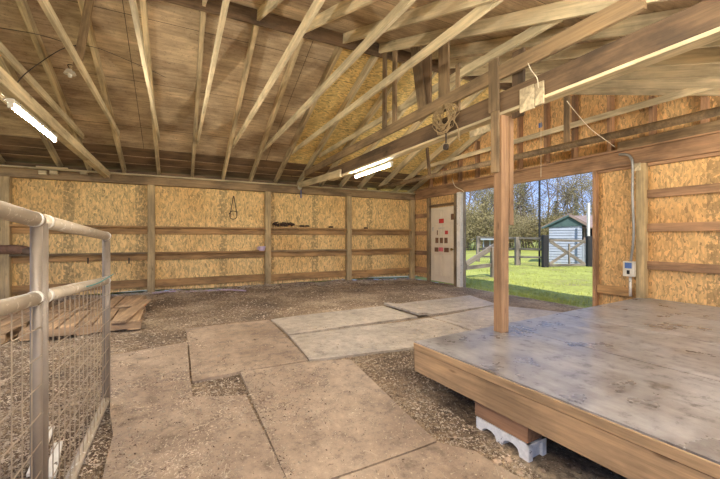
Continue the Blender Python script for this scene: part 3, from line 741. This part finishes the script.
pallet(q0.x-2.8, q0.x-1.5, q0.y+1.35, q0.y+2.5, .02, 'weathered pallet near the wall at the far left', .03)
for k, (a, b, wd, lab) in enumerate((((118, 322), (146, 300), .17, 'loose plank lying along the right edge of the nearest pallet'), ((127, 306), (139, 296), .2, 'loose plank on the pallet farther back'))):
    A, B = at(*a, .165), at(*b, .165+.0)
    tag(lumber('loose_plank', A, B, wd, .03, M['pallet']), lab, 'plank', 'loose planks on the pallets')
# pale flat strips behind the gate
for k, (a, b, lab) in enumerate((((40, 478), (60, 432), 'pale scrap board lying behind the gate upright'), ((58, 482), (68, 448), 'pale scrap board nearest the gate bottom rail'))):
    A, B = at_f(a[0]-8, a[1]), at_f(b[0]-10, b[1])
    A.z += .02; B.z += .03
    tag(lumber('scrap_board', A, B, .05, .02, M['white']), lab, 'board', 'pale scrap boards behind the gate')

# ---------------------------------------------------------------- shop lights, and fill tubes added out of view
def shoplight(a, b, label, hang, r_=.014):
    a, b = Vector(a), Vector(b); mid = (a+b)/2; rt = empty('shop_light', mid, label, 'light', 'fluorescent shop lights')
    d = (b-a).normalized(); e = .03
    lumber('housing', a-d*e+up*.045, b+d*e+up*.045, .055, .035, M['fix'], rt, sag=0)
    bm = bmesh.new(); addtube(bm, [a, b], r_, 8); link('tube', bm, M['tube'], rt)
    for p, s in ((a, -1), (b, 1)):
        box('end_cap', p+d*s*.015-Vector((.02, .012, .02)), p+d*s*.015+Vector((.02, .012, .04)), M['fix'], rt)
    for p in (a+d*.2, b-d*.2):
        tube('hanger', [p+up*.06, p+up*hang], .003, M['black'], rt, 5)
ya, yb = at(7, 107, 2.40), at(53, 140, 2.40)
shoplight((-1.30, 4.18, 2.40), (-1.30, 5.40, 2.40), 'lit fluorescent tube under the big pale beam at upper left', .10)
shoplight((2.965, 4.80, 2.385), (2.965, 6.02, 2.385), 'lit fluorescent tube under the dark beam near the photo centre', .08)
for k, (x, y, hg, lb) in enumerate(((-.9, .75, .12, 'near end, left of the photographer'), (1.2, .72, .12, 'near end, right of the photographer'), (4.6, .8, .12, 'near end, above the platform'))):  # extra tubes added outside the view as interior fill light
    shoplight((x, y, 2.45), (x+1.22, y, 2.45), 'fluorescent shop light under the near roof edge, '+lb, hg)

# bulb holder and wires at upper left
p = at_y(69, 71, 5.3); p = Vector((-1.07, 5.33, 3.16)); q = at_x(70, 72, -1.1)
rt = empty('bulb_holder', q, 'white bare bulb holder on the third truss tie at upper left', 'light fitting')
bm = bmesh.new(); bmesh.ops.create_cone(bm, segments=16, radius1=.06, radius2=.035, depth=.05, cap_ends=True, matrix=Matrix.Translation(q)); link('socket_base', bm, M['fix'], rt, smooth=False)
tube('socket', [q-up*.02, q-up*.06], .02, M['fix'], rt)
tube('pigtail', spline([q+up*.03, q+Vector((-.03, .05, .10)), q+Vector((.03, .08, .12)), q+Vector((.05, .02, .17))], 5), .005, M['black'], rt, 5)
tag(tube('electric_cable', spline([at_y(78, 45, 5.2), at_y(60, 50, 5.1), at_y(30, 70, 4.9), at_y(17, 83, 4.7), at_y(8, 98, 4.4)]), .005, M['black'], n=5), 'dark cable sagging from the truss to the left tube light', 'cable')
tag(tube('cable_loop', spline([at_y(14, 80, 4.5), at_y(18, 92, 4.5), at_y(10, 100, 4.5), at_y(5, 94, 4.5), at_y(12, 84, 4.5), at_y(19, 90, 4.5), at_y(12, 99, 4.45), at_y(3, 99, 4.4)]), .006, M['black'], n=5), 'loose loop of cable hanging at the left tube light', 'cable')
tag(tube('thin_wire', spline([at_y(80, 45, 5.2), at_y(103, 50, 5.6), at_y(150, 70, 6.2), at_y(190, 88, 6.8), at_y(225, 96, 6.9)]), .0035, M['black'], n=5), 'thin dark wire strung across the trusses at upper left', 'wire')
tag(tube('electric_cable', spline([at_y(-6, 27, 5.2), at_y(40, 35, 5.1), at_y(78, 47, 5.15)]), .004, M['black'], n=5), 'dark cable running from the left photo edge to the bulb holder', 'cable')

# rope coil on the wide hanging board
bm = bmesh.new(); c = at_x(445, 112, 2.76)
for k in range(18):
    pts = []; rx, rz = R.uniform(.08, .17), R.uniform(.2, .36); ox = R.uniform(-.03, .03); oy = R.uniform(-.04, .04)
    for j in range(15):
        a = j/14*2*math.pi; pts.append(c+Vector((ox+.02*math.sin(3*a+k), oy+rx*math.sin(a)+.012*math.sin(5*a+k), -.06-rz*(1-math.cos(a))/2+.14)))
    addtube(bm, pts, .0055, 5)
rp = link('rope_coil', bm, M['ropem'], smooth=True); tag(rp, 'frayed tan rope coil hanging on the wide upright board', 'rope')
rt = empty('pulley_block', at_x(446, 142, 2.77), 'small rusty pulley hanging below the rope coil', 'pulley')
tube('hook_rod', [at_x(446, 126, 2.77), at_x(446, 143, 2.77)], .009, M['black'], rt, 6); 
bm = bmesh.new(); cc_ = at_x(446, 147, 2.77); addtube(bm, [cc_-Vector((.016, 0, 0)), cc_+Vector((.016, 0, 0))], .036, 14); link('sheave', bm, M['black'], rt)
tag(tube('rope_tail', spline([at_x(452, 118, 2.76), at_x(458, 128, 2.76), at_x(459, 140, 2.76), at_x(462, 139, 2.76)]), .006, M['ropem'], n=5), 'short loose rope end beside the pulley', 'rope')
# white cords
tag(tube('slack_string', spline([at_x(528, 63, 2.80), at_x(531, 70, 2.79), at_x(537, 78, 2.79), at_x(538.5, 88, 2.79)]), .004, M['cord'], n=5), 'short white cord hanging over the plywood plates on the dark beam', 'cord')
tag(tube('slack_string', spline([at_x(567, 101, 2.9), at_x(578, 115, 3.4), at_x(592, 130, 4.2), at_x(607, 141, 5.1), at_x(615, 147, 5.2)]), .0035, M['cord'], n=5), 'long white cord slanting from the dark beam to the round pole', 'cord')
tag(tube('slack_string', spline([at_x(452, 178, 6.35), at_x(455, 186, 6.35), at_x(462, 190, 6.36), at_x(464, 192, 6.36)]), .011, M['cord'], n=5), 'white cable curving down to the top of the white post', 'cord')
tag(tube('hanging_line', [at_x(541, 118, 5.22), at_x(541, 177, 5.22)], .004, M['cord'], n=5), 'thin pale line hanging in front of the doorway header', 'line')
tag(box('blue_clip', at_x(539.2, 123.5, 5.7), at_x(541.5, 127, 5.68), M['blue'], None, .004), 'small blue plastic clip on the pale tie right of the post', 'clip')

# things on the long wall
sy = 9.13
def blob(name, px, py, y, sx, sy_, sz, mt, label, cat, group=None, seed=0):
    p = at_y(px, py, y); bm = bmesh.new(); bmesh.ops.create_icosphere(bm, subdivisions=3, radius=1)
    for v in bm.verts:
        k = 1+.28*noise.noise(v.co*1.8+Vector((seed, 0, 0)))+.12*noise.noise(v.co*5+Vector((0, seed, 0))); v.co = Vector((v.co.x*sx*k, v.co.y*sy_*k, v.co.z*sz*k))
        v.co.z = max(v.co.z, -sz*.75)
    tag(link(name, bm, M[mt], None, Matrix.Translation(p), smooth=True), label, cat, group)
blob('rolled_sack', 10, 250, 9.1, .3, .09, .10, 'sack', 'rolled brown sack on the lower shelf at the far left', 'sack', seed=2)
blob('cloth_bundle', 28, 251.5, 9.1, .12, .08, .08, 'chipd', 'small dark bundle beside the rolled sack', 'bundle', seed=5)
for k, (px, lab) in enumerate(((276, 'dark tangled harness strap on the upper shelf, leftmost'), (284, 'second dark harness strap on the upper shelf'), (291, 'dark harness strap on the upper shelf, before the gap'))):
    bm = bmesh.new(); c = at_y(px, 225, 9.12)
    for j in range(5):
        pts = [c+Vector((R.uniform(-.09, .09), R.uniform(-.04, .04), R.uniform(-.03, .075))) for _ in range(6)]
        addtube(bm, spline(pts, 4), .012, 5)
    tag(link('harness_strap', bm, M['strap'], smooth=True), lab, 'strap', 'tangled straps on the upper shelf')
for k, (px, py, z, lab) in enumerate(((302, 227, 0, 'small dark clamp on the upper shelf, left one'), (307, 227, 0, 'small dark clamp on the upper shelf, right one'), (331, 228, 0, 'small rusty bracket on the upper shelf near the post'),
                                   (366, 229, 0, 'small dark lump on the upper shelf of the corner bay'), (258, 250, 1, 'x'))):
    if z: continue
    blob('hand_tool', px, py-1, 9.12, .07, .03, .025, 'strap', lab, 'tool', 'small tools on the upper shelf', seed=k*3)
cpp = at_y(262, 248.5, 9.08); rt = empty('plastic_cup', cpp-up*.05, 'pale lilac cup on the lower shelf left of the wall post', 'cup')
bm = bmesh.new(); bmesh.ops.create_cone(bm, segments=18, radius1=.065, radius2=.09, depth=.11, cap_ends=True, matrix=Matrix.Translation(cpp)); link('cup_body', bm, M['lilac'], rt, smooth=False)
tube('cup_handle', spline([cpp+Vector((-.07, 0, .03)), cpp+Vector((-.12, 0, .01)), cpp+Vector((-.07, 0, -.03))]), .01, M['lilac'], rt, 6)
# hanging hook
rt = empty('hanging_harness', at_y(234, 196, 9.12), 'dark harness hook hanging on the wall above the shelf', 'harness')
tube('strap_loop', spline([at_y(233.5, 196, 9.14), at_y(231.5, 207, 9.14), at_y(230, 217, 9.13), at_y(234, 219, 9.12), at_y(237, 216, 9.13), at_y(235.5, 206, 9.14), at_y(234, 196, 9.14)]), .011, M['strap'], rt, 6)
tube('hook', spline([at_y(229, 214, 9.13), at_y(232, 211, 9.12), at_y(238, 212, 9.12)]), .009, M['strap'], rt, 6)
tag(tube('blue_strap', [at_y(301, 190, 9.05), at_y(301, 198, 9.05)], .014, M['blue'], n=6), 'small blue strap hanging from the top plate', 'strap')
for px, py, lb in ((300, 187.5, 'small white lamp on the top plate above the blue strap'),):
    rt = empty('porch_lamp', at_y(px, py, 9.0), lb, 'lamp'); c = at_y(px, py, 9.0)
    bm = bmesh.new(); bmesh.ops.create_uvsphere(bm, u_segments=12, v_segments=8, radius=.06, matrix=Matrix.Translation(c)); link('bulb', bm, M['fix'], rt, smooth=True)
    tube('lamp_neck', [c+up*.04, c+up*.10], .03, M['fix'], rt)
for k, (px, py) in enumerate(((88, 260), (129, 260))):
    bm = bmesh.new(); a = at_y(px, py, 9.1); addtube(bm, [a+up*.05, a-up*.07], .014, 6); addtube(bm, [a-up*.07, a-up*.07+Vector((.0, -.05, .02))], .012, 6)
    tag(link('wall_hook', bm, M['black']), ('dark iron hook under the lower shelf behind the gate, left one', 'dark iron hook under the lower shelf behind the gate, right one')[k], 'hook', 'iron hooks under the lower shelf')
for k, (px, lb) in enumerate(((43, 'left'), (54, 'middle'), (84, 'right'))):
    a = at_y(px, 172.5, 9.06); tag(box('wood_offcut', a-Vector((.06, .04, .04)), a+Vector((.06, .04, .035)), M['tie'], None), f'{lb} one of the pale offcut blocks on the plate at upper left', 'wood block', 'offcut blocks on the plate')
tag(lumber('pale_rod', at_y(36, 166.5, 9.0), at_y(68, 168.5, 9.0), .03, .03, M['tie']), 'pale stick lying on the plate above the gate', 'stick')
tag(lumber('ground_board', at_y(152, 294, 8.9)+up*.02, at_y(176, 292, 8.85)+up*.02, .09, .02, M['lilac']), 'pale lilac strip on the ground at the wall post foot', 'strip')
tag(tube('garden_hose', spline([at_f(176, 294)+up*.03, at_f(200, 293.5)+up*.05, at_f(228, 292.5)+up*.06, at_f(246, 293)+up*.05]), .014, M['lilac'], n=6), 'thin dusty hose lying along the foot of the long wall', 'hose')
# dust and hay heap along wall
bm = bmesh.new()
for i in range(2600):
    x = R.uniform(-3.2, 6.2); y = 9.08-abs(R.gauss(0, .28)); z = zf(x, y)
    if nz(x, y, 1.4, 8) < -.05 and R.random() < .7: continue
    a = R.random()*6.28; L = R.uniform(.04, .13); d = Vector((math.cos(a), math.sin(a), R.uniform(-.2, .5)))*L
    addtube(bm, [Vector((x, y, z+.01)), Vector((x, y, z+.012))+d], R.uniform(.002, .005), 3)
tag(link('dry_hay', bm, M['chips']), 'dry hay and twigs along the foot of the long wall', 'hay', kind='stuff')

# ---------------------------------------------------------------- outside: fence, gate, sheds, trees
zo = -.06
def opost(px, pyt, pyb, w_, mt, label, name='fence_post', cat='fence post', depth=None):
    p = at(px, pyb, zo) if depth is None else at_depth(px, depth, zo); dp = p.x*SN+p.y*CS; zt = H+(HY-pyt)/F*dp
    rt = tag(lumber(name, Vector((p.x, p.y, zo-.1)), Vector((p.x, p.y, zt)), w_, w_, M[mt], up=(SN, CS, 0), bev=.02), label, cat, 'fence posts outside'); return p, dp
A, dA = opost(545, 235, 268.5, .23, 'fenced', 'thick dark post at the left of the cross-braced gate outside')
B, dB = opost(589, 236, 267.5, .21, 'fenced', 'thick dark post at the right of the cross-braced gate outside')
def zat(py, dp): return H+(HY-py)/F*dp
rt = empty('field_gate', (A+B)/2, 'grey wooden field gate with crossed braces in front of the white shed', 'gate')
dd = (B-A).normalized(); a_ = A+dd*.2; b_ = B-dd*.2
def gpnt(t, py): p = lerp(a_, b_, t); return Vector((p.x, p.y, zat(py, lerp_s(dA, dB, t))))
def lerp_s(a, b, t): return a+(b-a)*t
lumber('top_rail', gpnt(0, 240), gpnt(1, 241), .06, .11, M['fence'], rt)
lumber('bottom_rail', gpnt(0, 265.5), gpnt(1, 264.5), .06, .1, M['fence'], rt)
lumber('brace', gpnt(.02, 241), gpnt(.98, 264), .04, .13, M['fence'], rt); lumber('brace', gpnt(.02, 264), gpnt(.98, 241), .04, .12, M['fence'], rt)
lumber('stile', gpnt(.55, 244), gpnt(.55, 265), .05, .1, M['fence'], rt, up=(SN, CS, 0))
# white pole and dark pole
opost(588.5, 203, 266, .10, 'white', 'tall white pole rising behind the right gate post', 'tall_pole', 'pole', dB+.5)
opost(539.5, 150, 266, .07, 'fenced', 'tall thin dark pole left of the left gate post', 'tall_pole', 'pole', dA+.6)
# rail fence left
D, dD = opost(517.5, 237, 266, .22, 'fence', 'grey fence post between the barn post and the cross-braced gate')
rt = empty('rail_fence', (A+D)/2, 'grey rail fence running left from the cross-braced gate', 'fence')
far = at_depth(400, dA+8, zo)
for k, py in enumerate((238.5, 249.5, 257.5)):
    lumber('rail', Vector((A.x, A.y, zat(py, dA))), Vector((D.x, D.y, zat(py-.5, dD))), .05, .09, M['fence'], rt)
    E = at_depth(478, dD+2.5, zo); lumber('rail', Vector((D.x, D.y, zat(py-.5, dD))), Vector((E.x, E.y, zat(py-1, dD+2.5))), .05, .09, M['fence'], rt)
lumber('fence_upright', Vector((E.x, E.y, zo)), Vector((E.x, E.y, zat(236, dD+2.5))), .16, .16, M['fence'], rt, up=(SN, CS, 0))
# closer leaning rails seen left of the centre post
dn = 11.5
for (x0, y0, x1, y1, wd, lab) in ((466, 264, 496, 245, .16, 'leaning grey rail outside, seen left of the centre post'), (466, 268, 500, 264, .12, 'low grey rail outside, under the leaning one')):
    a, b = at_depth(x0, dn, 0), at_depth(x1, dn+.4, 0); a.z = zat(y0, dn); b.z = zat(y1, dn+.4)
    tag(lumber('fence_rail', a, b, .07, wd, M['fence']), lab, 'rail', 'loose fence rails outside')
p_, d_ = opost(494, 247, 287, .2, 'fence', 'short grey post outside, just left of the centre post', depth=dn+.3)

# main shed
ds = 18.0
def SP(px, z, d=ds): p = at_depth(px, d, z); return p
def facing(pl, pr, d):
    a = SP(pl, zo, d); s_ = ray((pl+pr)/2, HY); s_ = Vector((s_.x, s_.y, 0)).normalized(); u = Vector((s_.y, -s_.x, 0)); rr_ = ray(pr, HY)
    # a + t*u parallel test with the ray through pr
    t = (a.y*rr_.x-a.x*rr_.y)/(u.x*rr_.y-u.y*rr_.x); return a, a+u*t
L_, R_ = facing(549, 582, ds); wx = (R_-L_); W_ = wx.length; ux = wx/W_; uy = Vector((-ux.y, ux.x, 0)); uy = uy if uy.dot(L_) > 0 else -uy
S = Matrix((ux, uy, up)).transposed().to_4x4(); S.translation = L_
rt = empty('garden_shed', L_, 'small white lap-sided shed with green gable trim behind the field gate', 'shed'); WM[rt.name] = Matrix.Translation(L_)
zt = zat(225, ds)-zo; zpk = zat(216.5, ds)-zo
bm = bmesh.new(); n = 15
for k in range(n):
    z0, z1 = zt*k/n, zt*(k+1)/n
    v = [bm.verts.new(c) for c in ((0, -.03, z0), (W_, -.03, z0), (W_, 0, z1), (0, 0, z1), (0, 2.4, z0), (0, 2.4, z1), (W_, 2.4, z0), (W_, 2.4, z1), (-.0, 0, z0), (W_, 0, z0))]
    bm.faces.new((v[0], v[1], v[2], v[3])); bm.faces.new((v[8], v[3], v[5], v[4])); bm.faces.new((v[9], v[6], v[7], v[2])); bm.faces.new((v[0], v[8], v[9], v[1]))
link('lap_wall', bm, M['siding'], rt, S)
bm = bmesh.new(); v = [bm.verts.new(c) for c in ((-.25, -.06, zt-.12), (W_+.12, -.06, zt-.05), (W_*.62, -.06, zpk), (-.25, 0, zt-.12), (W_+.12, 0, zt-.05), (W_*.62, 0, zpk))]
bm.faces.new(v[:3]); bm.faces.new(v[3:][::-1]); [bm.faces.new((v[i], v[(i+1) % 3], v[3+(i+1) % 3], v[3+i])) for i in range(3)]
link('gable_panel', bm, M['green'], rt, S)
def shlum(nm, a, b, w_, h_, mt): lumber(nm, S @ Vector(a), S @ Vector(b), w_, h_, M[mt], rt)
shlum('gable_trim', (-.32, -.12, zt-.16), (W_*.62, -.12, zpk+.03), .06, .09, 'green'); shlum('gable_trim', (W_*.62, -.12, zpk+.03), (W_+.2, -.12, zt-.04), .06, .09, 'shroof')
bm = bmesh.new()
for (x0_, z0_, x1_, z1_) in ((-.35, zt-.14, W_*.62, zpk+.07), (W_*.62, zpk+.07, W_+.25, zt-.02)):
    v = [bm.verts.new(c) for c in ((x0_, -.15, z0_), (x1_, -.15, z1_), (x1_, 2.5, z1_), (x0_, 2.5, z0_), (x0_, -.15, z0_+.05), (x1_, -.15, z1_+.05), (x1_, 2.5, z1_+.05), (x0_, 2.5, z0_+.05))]
    for q in ((0, 1, 2, 3), (7, 6, 5, 4), (0, 4, 5, 1), (1, 5, 6, 2), (2, 6, 7, 3), (3, 7, 4, 0)): bm.faces.new([v[i] for i in q])
link('shed_roof', bm, M['shroof'], rt, S)
# lean-to on its right
rt2 = empty('side_shed', S @ Vector((W_+1.2, 1, 0)), 'open brown-roofed side shed right of the white shed', 'shed')
def sbox(nm, lo, hi, mt, rr):
    bm = bmesh.new(); addbox(bm, lo, hi, .004); return link(nm, bm, M[mt], rr, S)
z2 = zat(229, ds+1)-zo
sbox('low_wall', (W_+.05, 1.0, 0), (W_+3.2, 1.1, zat(243, ds+1)-zo), 'siding', rt2)
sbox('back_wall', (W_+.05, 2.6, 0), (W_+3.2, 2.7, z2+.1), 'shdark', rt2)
for k in range(5): sbox('corner_post', (W_+.1+k*.65, 1.0, 0), (W_+.18+k*.65, 1.08, z2), 'shroof', rt2)
bm = bmesh.new(); v = [bm.verts.new(c) for c in ((W_*.62, .7, z2), (W_+3.6, .7, z2), (W_+3.6, 2.9, zpk+.1), (W_*.62, 2.9, zpk+.1), (W_*.62, .7, z2+.06), (W_+3.6, .7, z2+.06), (W_+3.6, 2.9, zpk+.16), (W_*.62, 2.9, zpk+.16))]
for q in ((0, 1, 2, 3), (7, 6, 5, 4), (0, 4, 5, 1), (1, 5, 6, 2), (2, 6, 7, 3), (3, 7, 4, 0)): bm.faces.new([v[i] for i in q])
link('lean_roof', bm, M['shroof'], rt2, S)
# far small shed
df = 32.; fa, fb = facing(482.5, 496.5, df); ux = (fb-fa).normalized(); uy = Vector((-ux.y, ux.x, 0)); uy = uy if uy.dot(fa) > 0 else -uy
S = Matrix((ux, uy, up)).transposed().to_4x4(); S.translation = fa; wf = (fb-fa).length; hf = zat(240, df)-zo
rt3 = empty('far_shelter', fa, 'small distant open shelter with pale flat roof, left of the centre post', 'shed')
sbox('shelter_roof', (-.15, -.3, hf), (wf+.15, 1.9, hf+.18), 'siding', rt3)
sbox('back_wall', (0, 1.5, 0), (wf, 1.6, hf), 'shroof', rt3); sbox('low_wall', (0, 0, 0), (wf, .08, hf*.45), 'fence', rt3)
for x in (0.04, wf/2, wf-.1): sbox('corner_post', (x, 0, 0), (x+.08, .08, hf), 'siding', rt3)

# trees
def tree_proto(kind, seed):
    rr = random.Random(seed); bmt = bmesh.new(); bml = bmesh.new()
    def seg(a, b, r0, r1, n=4):
        d = (b-a).normalized(); u = Vector((0, 0, 1)) if abs(d.z) < .9 else Vector((1, 0, 0)); s = d.cross(u).normalized(); t = d.cross(s)
        A_ = [bmt.verts.new(a+(s*math.cos(k*2*math.pi/n)+t*math.sin(k*2*math.pi/n))*r0) for k in range(n)]
        B_ = [bmt.verts.new(b+(s*math.cos(k*2*math.pi/n)+t*math.sin(k*2*math.pi/n))*r1) for k in range(n)]
        for k in range(n): bmt.faces.new((A_[k], A_[(k+1) % n], B_[(k+1) % n], B_[k]))
    def leaf(p, s):
        a = Vector((rr.gauss(0, 1), rr.gauss(0, 1), rr.gauss(0, 1))).normalized()*s; b = a.orthogonal().normalized()*s*rr.uniform(.4, .8)
        bml.faces.new([bml.verts.new(c) for c in (p-a, p-b, p+a, p+b)])
    def grow(p, d, L, r0, lv):
        n = 4 if lv < 2 else 2; q = p
        for k in range(n):
            d = (d+Vector((rr.gauss(0, .12), rr.gauss(0, .12), rr.gauss(0, .08)+.04))).normalized(); e = q+d*L/n; ra = r0*(1-.8*k/n); rb_ = r0*(1-.8*(k+1)/n)
            seg(q, e, ra, rb_, 5 if lv < 2 else 3); q = e
            if lv < MAXL:
                for j in range(BR[lv]):
                    if lv == 0 and k < 1: continue
                    a = rr.random()*6.28; nd = (d*rr.uniform(.4, .9)+Vector((math.cos(a), math.sin(a), rr.uniform(-.1, .5)))).normalized()
                    grow(p.lerp(q, 0)+(q-p)*1.0 if j == 0 else q-d*L/n*rr.random(), nd, L*rr.uniform(.32, .5), rb_*.55+.006, lv+1)
            if lv >= MAXL-1 and LF: [leaf(q+Vector((rr.gauss(0, LS), rr.gauss(0, LS), rr.gauss(0, LS))), LZ) for _ in range(LF)]
    if kind == 'bare': MAXL, BR, LF, LS, LZ = 3, (3, 3, 2), 0, .25, .05; grow(Vector((0, 0, -.2)), Vector((0, 0, 1)), 15, .17, 0)
    elif kind == 'leafy': MAXL, BR, LF, LS, LZ = 3, (3, 3, 2), 2, .35, .09; grow(Vector((0, 0, -.2)), Vector((0, 0, 1)), 9, .13, 0)
    elif kind == 'bush':
        MAXL, BR, LF, LS, LZ = 2, (2, 2), 4, .28, .07
        for k in range(16):
            a = rr.random()*6.28; grow(Vector((math.cos(a)*rr.random()*1.4, math.sin(a)*rr.random()*1.4, -.1)), Vector((math.cos(a)*.4, math.sin(a)*.4, 1)).normalized(), rr.uniform(2, 3.6), .03, 0)
    else:
        HT = 13.; seg(Vector((0, 0, -.2)), Vector((0, 0, HT)), .2, .03, 6)
        for k in range(150):
            z = 1.2+(HT-1.4)*(k/150); L = (HT-z)*.26+.3; a = k*2.4
            e = Vector((math.cos(a)*L, math.sin(a)*L, z-.12*L)); seg(Vector((0, 0, z)), e, .025, .008, 3)
            for j in range(int(10+L*12)): t = rr.random()**.7; leaf(Vector((0, 0, z)).lerp(e, t)+Vector((rr.gauss(0, .12), rr.gauss(0, .12), rr.gauss(0, .1))), .13)
    me = []
    for bm_, nm, mt in ((bmt, 'tree_wood', 'bark'), (bml, 'tree_foliage', 'ever' if kind == 'fir' else 'twig')):
        m_ = bpy.data.meshes.new(nm); bm_.to_mesh(m_); bm_.free(); m_.materials.append(M[mt]); me.append(m_)
    return me
PR_ = {k: [tree_proto(k, s+11) for s in range(n_)] for k, n_ in (('bare', 3), ('leafy', 2), ('bush', 2), ('fir', 1))}
KN = {'bare': ('bare_tree', 'tall bare tree'), 'leafy': ('budding_tree', 'twiggy olive tree'), 'bush': ('thicket_shrub', 'tangled olive shrub'), 'fir': ('fir_tree', 'dark green fir')}
PC = {'bare': ('trunk', 'twig_tips'), 'leafy': ('trunk', 'crown'), 'bush': ('stems', 'foliage'), 'fir': ('trunk', 'needles')}
def where(px, d):
    if px < 470: s_ = 'left of the doorway'
    elif px < 496: s_ = 'seen between the white post and the centre post'
    elif px < 513: s_ = 'standing behind the centre post'
    elif px < 540: s_ = 'between the centre post and the thin dark pole'
    elif px < 565: s_ = 'rising above the left half of the white shed'
    elif px < 600: s_ = 'rising above the right half of the white shed'
    else: s_ = 'right of the white shed'
    return s_
cnt = {}
def plant(kind, px, d, sc_, k):
    p = at_depth(px, d, 0); p.z = zl(p.x, p.y); me = PR_[kind][k % len(PR_[kind])]; nm, lb = KN[kind]; sc_ *= 1.
    o = bpy.data.objects.new(nm, None); C.objects.link(o); o.location = p; o.rotation_euler.z = R.random()*6.28; o.scale = (sc_, sc_, sc_*R.uniform(.9, 1.1))
    row = 'nearer' if d < 40 else ('middle' if d < 50 else 'farthest')
    key = (kind, where(px, d), row); cnt[key] = cnt.get(key, 0)+1; q_ = '' if cnt[key] == 1 else ', '+ORD[cnt[key]-1]+' from left'
    tag(o, f'{lb} {where(px, d)}, {row}{q_}', 'tree' if kind != 'bush' else 'shrub', {'bare': 'bare trees beyond the meadow', 'leafy': 'budding trees beyond the meadow', 'bush': 'thicket shrubs at the wood edge', 'fir': 'fir trees beyond the meadow'}[kind])
    for m_, pn in zip(me, PC[kind]):
        if not len(m_.polygons): continue
        c = bpy.data.objects.new(pn, m_); C.objects.link(c); c.parent = o
i = 0
for d, step, kinds in ((38, 15, ('bush', 'bush', 'leafy')), (45, 14, ('bush', 'bare', 'leafy')), (54, 16, ('leafy', 'bare', 'bush')), (64, 15, ('bush', 'bare', 'bare'))):
    px = 448+R.random()*6
    while px < 632:
        kd = kinds[i % 3]; sc_ = {'bush': R.uniform(.8, 1.25), 'leafy': R.uniform(.7, .95), 'bare': R.uniform(.85, 1.05)}[kd]
        plant(kd, px+R.uniform(-2, 2), d+R.uniform(-2, 2), sc_, i); px += step; i += 1
for px, d, s in ((484, 58, .6), (523, 54, .75), (556, 60, .62), (576, 66, .65)): plant('fir', px, d, s, 0)
